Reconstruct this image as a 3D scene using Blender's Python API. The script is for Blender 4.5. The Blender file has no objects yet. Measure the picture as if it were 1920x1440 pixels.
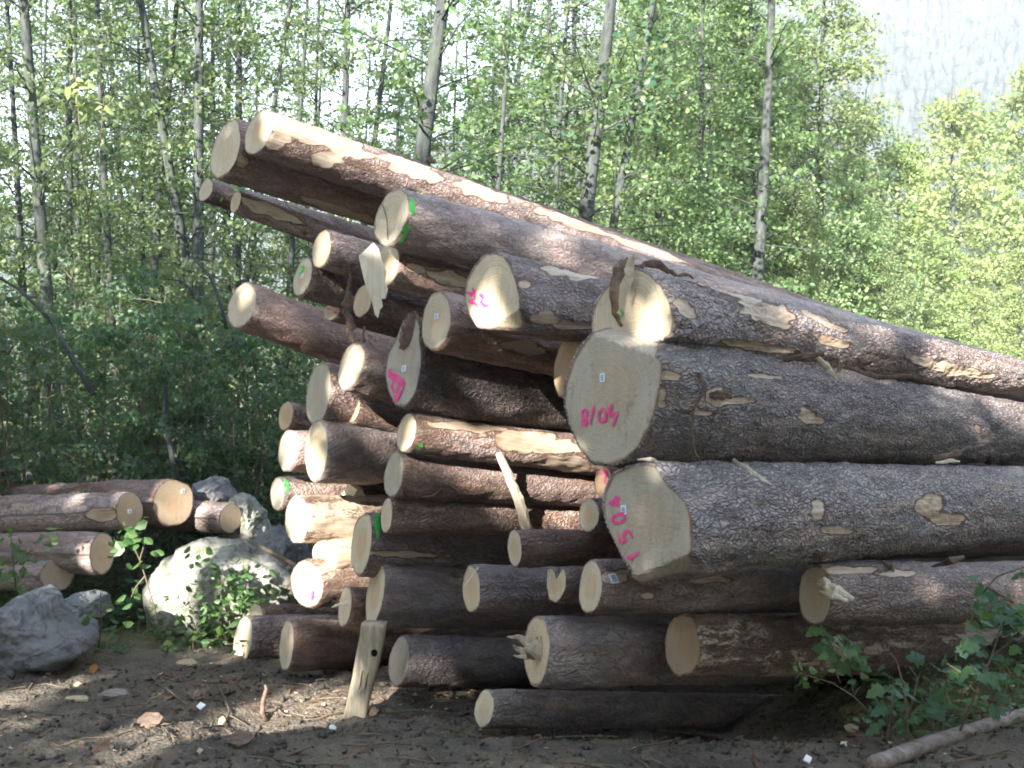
import bpy, math, random
import numpy as np
from mathutils import Vector, Matrix, noise
from mathutils.bvhtree import BVHTree
from mathutils.geometry import tessellate_polygon

random.seed(7)
RNG = np.random.default_rng(11)
SC = bpy.context.scene
COL = SC.collection
R = math.radians

# ------------------------------------------------------------------ camera
CAM_H, F = 1.6, 2000.0            # eye height in metres; focal length in photo pixels (1920 wide)
cam_data = bpy.data.cameras.new('camera')
cam_data.sensor_width = 36.0
cam_data.lens = 36.0 * F / 1920.0
cam_data.clip_start, cam_data.clip_end = 0.05, 6000
cam = bpy.data.objects.new('camera', cam_data)
cam.location = (0, 0, CAM_H)
cam.rotation_euler = (R(90), 0, 0)
COL.objects.link(cam)
SC.camera = cam

def at(px, py, Y):
    """a point at depth Y that the photo shows at pixel (px, py)"""
    return Vector(((px - 960) / F * Y, Y, CAM_H + (720 - py) / F * Y))

def ray(px, py):
    return Vector(((px - 960) / F, 1.0, (720 - py) / F)).normalized()

CAM = Vector((0, 0, CAM_H))

# ------------------------------------------------------------------ light
SUN_EL = R(23)
SUN_AZ = R(205) - 2 * math.pi       # measured from +Y towards +X
TO_SUN = Vector((math.sin(SUN_AZ) * math.cos(SUN_EL), math.cos(SUN_AZ) * math.cos(SUN_EL), math.sin(SUN_EL)))
sun_data = bpy.data.lights.new('sun', 'SUN')
sun_data.energy = 5.0
sun_data.angle = R(0.55)
sun_data.color = (1.0, 0.955, 0.88)
sun = bpy.data.objects.new('sun', sun_data)
sun.rotation_euler = (-TO_SUN).to_track_quat('-Z', 'Y').to_euler()
sun.location = (-20, -15, 30)
COL.objects.link(sun)
world = bpy.data.worlds.new('World')
SC.world = world
world.use_nodes = True
wn = world.node_tree
sky = wn.nodes.new('ShaderNodeTexSky')
sky.sky_type = 'NISHITA'
sky.sun_disc = False
sky.sun_elevation = SUN_EL
sky.sun_rotation = SUN_AZ % (2 * math.pi)
sky.air_density, sky.dust_density, sky.ozone_density = 1.0, 0.7, 1.5
wn.links.new(sky.outputs[0], wn.nodes['Background'].inputs[0])
wn.nodes['Background'].inputs[1].default_value = 0.058
SC.view_settings.view_transform = 'Standard'
SC.view_settings.look = 'None'
SC.view_settings.gamma = 1.0
SC.view_settings.exposure = 3.2
cy = SC.cycles
cy.max_bounces, cy.diffuse_bounces, cy.glossy_bounces = 7, 4, 2
cy.transmission_bounces, cy.transparent_max_bounces, cy.volume_bounces = 4, 4, 1
cy.use_denoising = True
cy.filter_width = 1.9
cy.sample_clamp_indirect = 6.0

# ------------------------------------------------------------------ materials
class Mat:
    def __init__(self, name):
        self.m = bpy.data.materials.new(name)
        self.m.use_nodes = True
        self.t = self.m.node_tree
        self.b = self.t.nodes['Principled BSDF']
        self.out = self.t.nodes['Material Output']
    def n(self, kind, ins=None, **props):
        nd = self.t.nodes.new('ShaderNode' + kind)
        for k, v in props.items():
            setattr(nd, k, v)
        for k, v in (ins or {}).items():
            s = nd.inputs[k]
            if isinstance(v, bpy.types.NodeSocket):
                self.t.links.new(v, s)
            else:
                s.default_value = v
        return nd
    def link(self, a, b):
        self.t.links.new(a, b)
    def mix(self, fac, a, b, mode='MIX'):
        nd = self.t.nodes.new('ShaderNodeMix')
        nd.data_type = 'RGBA'
        nd.blend_type = mode
        for s, v in ((nd.inputs[0], fac), (nd.inputs[6], a), (nd.inputs[7], b)):
            if isinstance(v, bpy.types.NodeSocket):
                self.t.links.new(v, s)
            elif isinstance(v, (int, float)):
                s.default_value = v
            else:
                s.default_value = (*v, 1.0) if len(v) == 3 else v
        return nd.outputs[2]
    def math(self, op, a, b=0.0, clamp=False):
        nd = self.t.nodes.new('ShaderNodeMath')
        nd.operation = op
        nd.use_clamp = clamp
        for s, v in ((nd.inputs[0], a), (nd.inputs[1], b)):
            if isinstance(v, bpy.types.NodeSocket):
                self.t.links.new(v, s)
            else:
                s.default_value = v
        return nd.outputs[0]
    def ramp(self, fac, *stops, interp='LINEAR'):
        nd = self.t.nodes.new('ShaderNodeValToRGB')
        nd.color_ramp.interpolation = interp
        el = nd.color_ramp.elements
        while len(el) < len(stops):
            el.new(0.5)
        for e, (p, c) in zip(el, stops):
            e.position = p
            e.color = (c, c, c, 1) if isinstance(c, (int, float)) else (*c, 1)
        self.link(fac, nd.inputs[0])
        return nd.outputs[0]
    def noise(self, vec, scale, detail=4.0, rough=0.55, dist=0.0):
        return self.n('TexNoise', {'Vector': vec, 'Scale': scale, 'Detail': detail, 'Roughness': rough, 'Distortion': dist}).outputs[0]
    def attr(self, name, kind='OBJECT'):
        return self.n('Attribute', attribute_name=name, attribute_type=kind).outputs['Fac']
    def scale(self, vec, s):
        nd = self.n('Mapping', {'Vector': vec, 'Scale': s})
        return nd.outputs[0]
    def bump(self, h, strength, dist, base=None):
        ins = {'Height': h, 'Strength': strength, 'Distance': dist}
        if base is not None:
            ins['Normal'] = base
        return self.n('Bump', ins).outputs[0]
    def finish(self, col, rough=0.85, normal=None, spec=0.3):
        for s, v in ((self.b.inputs['Base Color'], col), (self.b.inputs['Roughness'], rough)):
            if isinstance(v, bpy.types.NodeSocket):
                self.link(v, s)
            elif isinstance(v, (int, float)):
                s.default_value = v
            else:
                s.default_value = (*v, 1.0)
        self.b.inputs['Specular IOR Level'].default_value = spec
        if normal is not None:
            self.link(normal, self.b.inputs['Normal'])
        return self.m

def make_bark():
    M = Mat('log_bark')
    uv = M.n('UVMap').outputs[0]
    warp = M.n('TexNoise', {'Vector': uv, 'Scale': 9.0, 'Detail': 3.0}).outputs[1]
    wuv = M.n('VectorMath', {0: uv, 1: M.n('VectorMath', {0: warp, 3: 0.085}, operation='SCALE').outputs[0]}, operation='ADD').outputs[0]
    cell = M.n('TexVoronoi', {'Vector': M.scale(wuv, (64, 27, 1)), 'Scale': 1.0, 'Randomness': 1.0}, feature='DISTANCE_TO_EDGE').outputs[0]
    cell2 = M.n('TexVoronoi', {'Vector': M.scale(wuv, (21, 8, 1)), 'Scale': 1.0, 'Randomness': 1.0}, feature='DISTANCE_TO_EDGE').outputs[0]
    plates = M.attr('plates')
    cellc = M.n('TexVoronoi', {'Vector': M.scale(wuv, (64, 27, 1)), 'Scale': 1.0}, feature='F1').outputs[1]
    cellv = M.n('SeparateColor', {0: cellc}).outputs[0]
    big = M.noise(M.scale(uv, (2.2, 0.9, 1)), 1.0, 5, 0.6)
    mid = M.noise(M.scale(uv, (14, 5, 1)), 1.0, 5, 0.65, 0.6)
    fine = M.noise(M.scale(uv, (90, 45, 1)), 1.0, 4, 0.7)
    fibre = M.noise(M.scale(uv, (75, 3.0, 1)), 1.0, 5, 0.65)
    # bark tone
    grey = M.mix(M.ramp(mid, (0.3, 0.0), (0.7, 1.0)), (0.135, 0.115, 0.116), (0.43, 0.385, 0.39))
    red = M.mix(M.ramp(mid, (0.3, 0.0), (0.7, 1.0)), (0.130, 0.066, 0.045), (0.43, 0.24, 0.165))
    redf = M.math('ADD', M.attr('red'), M.math('MULTIPLY', M.math('SUBTRACT', big, 0.5), 1.6), clamp=True)
    bark = M.mix(redf, grey, red)
    pale = M.math('MULTIPLY', M.math('MULTIPLY', M.ramp(cellv, (0.35, 0.0), (1.0, 1.0)), M.ramp(fine, (0.3, 0.2), (0.65, 1.0))), M.math('MULTIPLY', plates, 0.5))
    bark = M.mix(pale, bark, (0.46, 0.43, 0.44))
    bark = M.mix(M.math('MULTIPLY', M.ramp(cell, (0.0, 0.8), (0.13, 0.0)), M.math('MULTIPLY', plates, M.ramp(big, (0.35, 0.25), (0.6, 1.0)))), bark, (0.030, 0.023, 0.022))
    bark = M.mix(M.math('MULTIPLY', M.ramp(cell2, (0.0, 0.55), (0.09, 0.0)), M.ramp(mid, (0.4, 0.0), (0.6, 1.0))), bark, (0.030, 0.020, 0.017))
    bark = M.mix(M.math('MULTIPLY', M.ramp(fine, (0.52, 0.0), (0.75, 1.0)), 0.6), bark, (0.46, 0.42, 0.42))
    lich = M.ramp(M.noise(M.scale(uv, (5, 3, 1)), 1.0, 6, 0.7), (0.56, 0.0), (0.68, 0.45))
    bark = M.mix(M.math('MULTIPLY', lich, M.attr('lichen')), bark, (0.17, 0.185, 0.15))
    scuff = M.ramp(M.noise(M.scale(wuv, (10, 1.6, 1)), 1.0, 7, 0.7, 0.4), (0.50, 0.0), (0.64, 0.85))
    bark = M.mix(scuff, bark, M.mix(M.ramp(fine, (0.35, 0.0), (0.65, 1.0)), (0.27, 0.175, 0.135), (0.58, 0.48, 0.42)))
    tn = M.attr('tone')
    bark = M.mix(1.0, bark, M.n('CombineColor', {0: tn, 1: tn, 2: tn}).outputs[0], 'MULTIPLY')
    # peeled wood
    tan = M.mix(M.ramp(fibre, (0.32, 0.0), (0.68, 1.0)), (0.25, 0.145, 0.090), (0.50, 0.38, 0.265))
    tan = M.mix(M.ramp(big, (0.35, 0.0), (0.75, 0.75)), tan, (0.56, 0.48, 0.38))
    tan = M.mix(M.ramp(mid, (0.55, 0.0), (0.72, 0.7)), tan, (0.13, 0.060, 0.030))
    pn = M.noise(M.scale(wuv, (5.5, 0.85, 1)), 1.0, 8, 0.72, 0.35)
    bare_v = M.attr('bare', 'GEOMETRY')
    mask = M.math('ADD', M.math('SUBTRACT', M.math('ADD', pn, M.attr('peel')), 1.0), bare_v)
    mask = M.math('ADD', mask, M.math('ADD', M.math('MULTIPLY', M.math('SUBTRACT', fine, 0.5), 0.36), M.math('MULTIPLY', M.math('SUBTRACT', mid, 0.5), 0.45)))
    inner = M.ramp(mask, (-0.0, 0.0), (0.05, 1.0))
    mask = M.ramp(mask, (0.06, 0.0), (0.17, 1.0))
    edge = M.math('SUBTRACT', 1.0, M.math('ABSOLUTE', M.math('SUBTRACT', M.math('MULTIPLY', mask, 2.0), 1.0)), clamp=True)
    bark = M.mix(M.math('MULTIPLY', inner, 0.9), bark, M.mix(M.ramp(fibre, (0.3, 0.0), (0.7, 1.0)), (0.10, 0.042, 0.024), (0.27, 0.135, 0.080)))
    col = M.mix(mask, bark, tan)
    col = M.mix(M.math('MULTIPLY', edge, 0.22), col, (0.055, 0.028, 0.018))
    hgt = M.math('ADD', M.math('MULTIPLY', M.ramp(cell, (0.0, 0.0), (0.20, 1.0)), M.math('MULTIPLY', plates, 0.7)), M.math('MULTIPLY', mid, 0.9))
    hgt = M.math('ADD', hgt, M.math('MULTIPLY', fine, 0.5))
    smooth = M.math('ADD', M.math('MULTIPLY', fibre, 0.30), -0.45)
    h = M.n('Mix', {0: mask, 2: hgt, 3: smooth}).outputs[0]
    nrm = M.bump(h, 1.0, 0.02)
    return M.finish(col, M.ramp(mask, (0, 0.7), (1, 0.5)), nrm, 0.5)

def make_endgrain():
    M = Mat('cut_wood')
    uv = M.n('UVMap').outputs[0]              # metres from the pith
    obj = M.n('TexCoord').outputs['Object']
    wob = M.n('VectorMath', {0: M.n('TexNoise', {'Vector': uv, 'Scale': 7.0, 'Detail': 2.0}).outputs[1], 3: 0.030}, operation='SCALE').outputs[0]
    p = M.n('VectorMath', {0: uv, 1: wob}, operation='ADD').outputs[0]
    d = M.n('VectorMath', {0: p}, operation='LENGTH').outputs['Value']
    ring = M.n('TexNoise', {'W': M.math('MULTIPLY', d, 150.0), 'Scale': 1.0, 'Detail': 2.0}, noise_dimensions='1D').outputs[0]
    saw = M.noise(M.scale(uv, (9, 120, 1)), 1.0, 3, 0.6)
    stain = M.noise(M.scale(uv, (7, 4, 1)), 1.0, 5, 0.6, 0.8)
    streak = M.noise(M.scale(uv, (34, 3.5, 1)), 1.0, 4, 0.6, 0.4)
    base = M.mix(M.ramp(ring, (0.35, 0.0), (0.65, 1.0)), (0.48, 0.385, 0.262), (0.63, 0.545, 0.40))
    base = M.mix(M.math('MULTIPLY', M.ramp(stain, (0.42, 0.0), (0.68, 1.0)), 0.45), base, (0.37, 0.315, 0.235))
    base = M.mix(M.math('MULTIPLY', M.ramp(streak, (0.52, 0.0), (0.72, 1.0)), 0.38), base, (0.36, 0.33, 0.28))
    base = M.mix(M.math('MULTIPLY', M.ramp(M.noise(M.scale(uv, (11, 6, 1)), 1.0, 7, 0.72), (0.56, 0.0), (0.66, 1.0)), M.attr('dirt')), base, (0.075, 0.060, 0.045))
    base = M.mix(M.math('MULTIPLY', M.attr('grey'), 0.72), base, M.mix(M.ramp(stain, (0.3, 0.0), (0.7, 1.0)), (0.20, 0.185, 0.16), (0.40, 0.375, 0.33)))
    base = M.mix(M.math('MULTIPLY', M.attr('rust'), 0.8), base, (0.36, 0.185, 0.09))
    rim0 = M.math('ADD', M.attr('rim', 'GEOMETRY'), M.math('MULTIPLY', M.math('SUBTRACT', stain, 0.5), 0.5))
    base = M.mix(M.math('MULTIPLY', M.ramp(rim0, (0.42, 1.0), (0.62, 0.0)), M.math('ADD', 0.15, M.attr('warm'))), base, (0.46, 0.31, 0.185))
    sx = M.n('SeparateXYZ', {0: uv})
    ang = M.math('ARCTAN2', sx.outputs[1], sx.outputs[0])
    crk = M.n('TexNoise', {'W': M.math('ADD', M.math('MULTIPLY', ang, 3.2), M.math('MULTIPLY', M.attr('seed'), 7.3)), 'Scale': 1.0, 'Detail': 3.0, 'Roughness': 0.7}, noise_dimensions='1D').outputs[0]
    crk = M.ramp(M.math('ABSOLUTE', M.math('SUBTRACT', crk, 0.5)), (0.0, 1.0), (0.012, 0.0))
    crk = M.math('MULTIPLY', crk, M.ramp(streak, (0.48, 0.0), (0.66, 0.5)))
    base = M.mix(crk, base, (0.14, 0.10, 0.07))
    rim = M.attr('rim', 'GEOMETRY')
    rn = M.math('ADD', rim, M.math('MULTIPLY', M.math('SUBTRACT', stain, 0.5), 0.22))
    base = M.mix(M.ramp(rn, (0.955, 0.0), (1.0, 0.85)), base, (0.16, 0.085, 0.045))
    h = M.math('ADD', M.math('MULTIPLY', saw, 0.8), M.math('MULTIPLY', ring, 0.25))
    return M.finish(base, 0.8, M.bump(h, 0.35, 0.004), 0.25)

def make_raw_wood(name, c1, c2, c3, sc=(60, 4, 1)):
    M = Mat(name)
    uv = M.n('TexCoord').outputs['Generated']
    ob = M.n('TexCoord').outputs['Object']
    f = M.noise(M.scale(ob, sc), 1.0, 5, 0.65, 0.5)
    g = M.noise(ob, 9.0, 4, 0.6)
    c = M.mix(M.ramp(f, (0.3, 0.0), (0.7, 1.0)), c1, c2)
    c = M.mix(M.ramp(g, (0.5, 0.0), (0.7, 0.8)), c, c3)
    return M.finish(c, 0.8, M.bump(f, 0.5, 0.006), 0.25)

def make_leaf(name, dark, light, trans, warm=0.0):
    M = Mat(name)
    rnd = M.n('NewGeometry').outputs['Random Per Island']
    orn = M.n('ObjectInfo').outputs['Random']
    v = M.n('TexWhiteNoise', {'W': M.math('MULTIPLY', rnd, 91.7)}, noise_dimensions='1D').outputs['Value']
    c = M.mix(rnd, dark, light)
    c = M.mix(M.ramp(v, (0.86, 0.0), (1.0, 0.7)), c, (light[0] * 1.45, light[1] * 1.2, light[2] * 0.9))
    c = M.mix(M.math('MULTIPLY', orn, 0.35), c, (dark[0] * 0.8, light[1] * 0.85, dark[2]))
    M.b.inputs['Roughness'].default_value = 0.42
    M.b.inputs['Specular IOR Level'].default_value = 0.45
    M.link(c, M.b.inputs['Base Color'])
    tr = M.n('BsdfTranslucent', {'Color': M.mix(0.55, c, trans)})
    mx = M.n('MixShader', {0: 0.42, 1: M.b.outputs[0], 2: tr.outputs[0]})
    M.link(mx.outputs[0], M.out.inputs['Surface'])
    return M.m

def make_treebark(name, a, b):
    M = Mat(name)
    ob = M.n('TexCoord').outputs['Object']
    f = M.noise(M.scale(ob, (18, 18, 4)), 1.0, 5, 0.65, 0.3)
    g = M.noise(M.scale(ob, (2.5, 2.5, 0.9)), 1.0, 4, 0.6)
    c = M.mix(M.ramp(f, (0.32, 0.0), (0.68, 1.0)), a, b)
    c = M.mix(M.ramp(g, (0.52, 0.0), (0.66, 0.55)), c, (0.085, 0.105, 0.055))
    return M.finish(c, 0.9, M.bump(f, 0.6, 0.02), 0.2)

def make_rock(name, a, b, moss):
    M = Mat(name)
    ob = M.n('TexCoord').outputs['Object']
    g = M.noise(ob, 3.2, 7, 0.62, 0.3)
    f = M.noise(ob, 34.0, 5, 0.7)
    v = M.n('TexVoronoi', {'Vector': ob, 'Scale': 5.0}, feature='DISTANCE_TO_EDGE').outputs[0]
    c = M.mix(M.ramp(g, (0.33, 0.0), (0.66, 1.0)), a, b)
    c = M.mix(M.math('MULTIPLY', M.ramp(f, (0.5, 0.0), (0.75, 1.0)), 0.35), c, (0.12, 0.11, 0.10))
    up = M.n('SeparateXYZ', {0: M.n('NewGeometry').outputs['Normal']}).outputs[2]
    mm = M.math('MULTIPLY', M.ramp(M.noise(ob, 6.0, 6, 0.7), (0.5, 0.0), (0.62, 1.0)), moss)
    c = M.mix(mm, c, (0.085, 0.115, 0.03))
    crack = M.ramp(M.math('ABSOLUTE', M.math('SUBTRACT', M.noise(M.scale(ob, (1.6, 1.6, 3.0)), 1.3, 6, 0.6, 0.6), 0.5)), (0.0, 1.0), (0.014, 0.0))
    c = M.mix(M.math('MULTIPLY', crack, 0.4), c, (0.05, 0.047, 0.042))
    h = M.math('ADD', M.math('MULTIPLY', g, 1.4), M.math('MULTIPLY', f, 0.5))
    h = M.math('SUBTRACT', h, M.math('MULTIPLY', crack, 0.25))
    return M.finish(c, 0.9, M.bump(h, 0.8, 0.05), 0.25)

def make_plain(name, col, rough=0.6, spec=0.3, var=0.25, scale=40.0):
    M = Mat(name)
    ob = M.n('TexCoord').outputs['Object']
    f = M.noise(ob, scale, 4, 0.65)
    c = M.mix(M.ramp(f, (0.3, 0.0), (0.7, 1.0)), tuple(x * (1 - var) for x in col), tuple(min(1, x * (1 + var)) for x in col))
    return M.finish(c, rough, None, spec)

def make_soil():
    M = Mat('soil')
    ob = M.n('TexCoord').outputs['Object']
    a = M.noise(ob, 0.9, 5, 0.6)
    b = M.noise(ob, 7.0, 7, 0.68, 0.4)
    c = M.noise(ob, 60.0, 5, 0.72)
    vor = M.n('TexVoronoi', {'Vector': ob, 'Scale': 48.0}, feature='F1')
    col = M.mix(M.ramp(b, (0.3, 0.0), (0.7, 1.0)), (0.056, 0.047, 0.039), (0.155, 0.129, 0.101))
    col = M.mix(M.ramp(a, (0.42, 0.0), (0.66, 0.75)), col, (0.225, 0.185, 0.135))
    cv = M.n('SeparateColor', {0: vor.outputs[1]}).outputs[0]
    speck = M.math('MULTIPLY', M.ramp(cv, (0.80, 0.0), (0.86, 1.0)), M.ramp(vor.outputs[0], (0.20, 1.0), (0.42, 0.0)))
    col = M.mix(M.math('MULTIPLY', speck, 0.65), col, (0.24, 0.165, 0.10))
    col = M.mix(M.math('MULTIPLY', M.ramp(c, (0.55, 0.0), (0.75, 1.0)), 0.5), col, (0.035, 0.031, 0.029))
    green = M.attr('litter', 'GEOMETRY')
    lg = M.mix(M.ramp(c, (0.3, 0.0), (0.7, 1.0)), (0.055, 0.075, 0.020), (0.15, 0.125, 0.05))
    col = M.mix(M.math('MULTIPLY', green, M.ramp(b, (0.25, 0.3), (0.6, 1.0))), col, lg)
    h = M.math('ADD', M.math('MULTIPLY', b, 1.2), M.math('MULTIPLY', c, 0.5))
    h = M.math('ADD', h, M.math('MULTIPLY', vor.outputs[0], -0.5))
    return M.finish(col, 0.92, M.bump(h, 0.8, 0.03), 0.25)

MB = make_bark()
ME = make_endgrain()
M_SPLINT = make_raw_wood('splintered_wood', (0.56, 0.47, 0.34), (0.76, 0.70, 0.58), (0.62, 0.54, 0.40))
M_GREYWOOD = make_raw_wood('weathered_wood', (0.20, 0.165, 0.115), (0.46, 0.40, 0.30), (0.34, 0.27, 0.18), (40, 40, 3))
M_BARKSTRIP = make_raw_wood('loose_bark', (0.060, 0.040, 0.031), (0.21, 0.145, 0.11), (0.13, 0.085, 0.06), (30, 30, 30))
def make_paint(name, col):
    M = Mat(name)
    ob = M.n('TexCoord').outputs['Object']
    f = M.noise(ob, 70.0, 5, 0.75)
    g = M.noise(ob, 14.0, 4, 0.6)
    k = M.math('ADD', M.math('MULTIPLY', f, 0.7), M.math('MULTIPLY', g, 0.5))
    c = M.mix(M.ramp(k, (0.60, 0.0), (0.78, 0.6)), col, (0.42, 0.33, 0.25))
    return M.finish(c, 0.8, None, 0.2)
M_PINK = make_paint('pink_paint', (0.82, 0.05, 0.27))
M_GREEN = make_paint('green_paint', (0.03, 0.44, 0.06))
M_TAG = make_plain('tag_plastic', (0.70, 0.76, 0.86), 0.4, 0.4, 0.05)
M_TAGINK = make_plain('tag_ink', (0.10, 0.16, 0.36), 0.5, 0.3, 0.05)
M_SOIL = make_soil()
M_TRUNK = make_treebark('trunk_bark', (0.026, 0.030, 0.029), (0.085, 0.092, 0.088))
M_TWIG = make_treebark('twig_bark', (0.09, 0.065, 0.045), (0.19, 0.15, 0.11))
M_BRANCHY = make_raw_wood('fallen_branch_bark', (0.12, 0.08, 0.062), (0.36, 0.31, 0.285), (0.15, 0.10, 0.08), (7, 26, 26))
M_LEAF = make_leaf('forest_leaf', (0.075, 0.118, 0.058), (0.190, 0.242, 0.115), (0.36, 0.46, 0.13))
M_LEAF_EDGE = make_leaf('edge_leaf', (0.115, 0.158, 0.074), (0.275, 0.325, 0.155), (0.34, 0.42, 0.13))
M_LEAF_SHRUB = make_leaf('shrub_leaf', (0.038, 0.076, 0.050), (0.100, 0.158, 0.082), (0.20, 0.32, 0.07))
M_LEAF_PALE = make_leaf('sunny_leaf', (0.16, 0.20, 0.075), (0.30, 0.35, 0.15), (0.42, 0.50, 0.16))  # brightened past real leaf colour to imitate full sun
M_LEAF_WEED = make_leaf('weed_leaf', (0.040, 0.085, 0.030), (0.095, 0.165, 0.050), (0.22, 0.36, 0.06))
M_ROCK_GREY = make_rock('grey_boulder', (0.125, 0.127, 0.135), (0.265, 0.265, 0.28), 0.2)
M_ROCK_PALE = make_rock('pale_boulder', (0.22, 0.215, 0.18), (0.46, 0.445, 0.39), 0.7)
M_CHIP = make_plain('wood_chip', (0.42, 0.33, 0.22), 0.8, 0.2, 0.25)
M_WHITE = make_plain('white_paper', (0.80, 0.80, 0.80), 0.6, 0.3, 0.05)

# ------------------------------------------------------------------ object helpers
def tag(o, label=None, cat=None, group=None, kind=None):
    if label: o['label'] = label
    if cat: o['category'] = cat
    if group: o['group'] = group
    if kind: o['kind'] = kind
    return o

def empty(name, loc=(0, 0, 0)):
    o = bpy.data.objects.new(name, None)
    o.empty_display_size = 0.1
    o.location = loc
    COL.objects.link(o)
    return o

def mesh_obj(name, verts, faces, mat, parent=None, smooth=True, origin=None, uvs=None, attrs=None):
    """link one mesh object; verts are world (or parent-space) points, origin moves the object's own origin there"""
    v = np.asarray(verts, dtype=np.float32).reshape(-1, 3)
    if origin is not None:
        v = v - np.asarray(origin, dtype=np.float32)
    me = bpy.data.meshes.new(name)
    me.from_pydata(v.tolist(), [], faces if isinstance(faces, list) else faces.tolist())
    me.polygons.foreach_set('use_smooth', [smooth] * len(me.polygons))
    for m in (mat if isinstance(mat, (list, tuple)) else [mat]):
        me.materials.append(m)
    if uvs is not None:
        uv = np.asarray(uvs, dtype=np.float32)
        idx = np.zeros(len(me.loops), dtype=np.int32)
        me.loops.foreach_get('vertex_index', idx)
        me.uv_layers.new(name='UVMap').data.foreach_set('uv', uv[idx].ravel())
    for k, a in (attrs or {}).items():
        me.attributes.new(k, 'FLOAT', 'POINT').data.foreach_set('value', np.asarray(a, dtype=np.float32))
    me.update()
    o = bpy.data.objects.new(name, me)
    COL.objects.link(o)
    if origin is not None:
        o.location = origin
    if parent is not None:
        o.parent = parent
        if origin is not None or parent.location.length > 0:
            # children are given in world space: cancel the parent's own placement
            o.matrix_parent_inverse = Matrix.Translation(parent.location).inverted()
    return o

def tube(points, radii, sides=8, cap=True, jitter=0.0, seed=0):
    """a tapered tube along points -> verts, faces"""
    rg = random.Random(seed)
    P = [Vector(p) for p in points]
    verts, faces = [], []
    prev = None
    for i, p in enumerate(P):
        d = (P[min(i + 1, len(P) - 1)] - P[max(i - 1, 0)]).normalized()
        if prev is None:
            a = d.orthogonal().normalized()
        else:
            a = (prev - d * prev.dot(d)).normalized()
        prev = a
        b = d.cross(a)
        for k in range(sides):
            t = 2 * math.pi * k / sides
            r = radii[i] * (1 + rg.uniform(-jitter, jitter))
            verts.append(p + a * (r * math.cos(t)) + b * (r * math.sin(t)))
    for i in range(len(P) - 1):
        for k in range(sides):
            k2 = (k + 1) % sides
            faces.append((i * sides + k, i * sides + k2, (i + 1) * sides + k2, (i + 1) * sides + k))
    if cap:
        faces.append(tuple(range(sides))[::-1])
        n = (len(P) - 1) * sides
        faces.append(tuple(range(n, n + sides)))
    return verts, faces

class Bag:
    """collects several shapes into one mesh"""
    def __init__(self):
        self.v, self.f = [], []
    def add(self, vf):
        n = len(self.v)
        self.v.extend(vf[0])
        self.f.extend(tuple(i + n for i in f) for f in vf[1])
        return self

def fbm(p, oct=3):
    a, s = 0.0, 1.0
    for _ in range(oct):
        a += s * noise.noise(p)
        p = p * 2.03 + Vector((3.1, 1.7, 5.3))
        s *= 0.5
    return a
# ------------------------------------------------------------------ the log pile
TH0 = 50.0
def front_depth(px, p):
    """depth at which pixel column px meets the sawn front of the pile, pushed back p metres along the logs"""
    sx, cx = math.sin(R(TH0)), math.cos(R(TH0))
    t = (px - 960) / F
    X0, Y0 = 0.62 + sx * p, 4.3 + cx * p
    s = (X0 - t * Y0) / (cx + t * sx)
    return Y0 + sx * s

LOGS = {}      # key -> dict with object, bvh

def sstep(x):
    x = min(1.0, max(0.0, x))
    return x * x * (3 - 2 * x)

def in_patch(px, py, patches, seed):
    best = -1.0
    for (cx, cy, a, b, ang) in patches:
        dx, dy = px - cx, py - cy
        c, s = math.cos(R(ang)), math.sin(R(ang))
        e = math.hypot((dx * c + dy * s) / a, (-dx * s + dy * c) / b)
        e += 0.55 * noise.noise(Vector((px / 26.0, py / 13.0, seed)))
        best = max(best, 1.0 - e)
    return best

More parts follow.
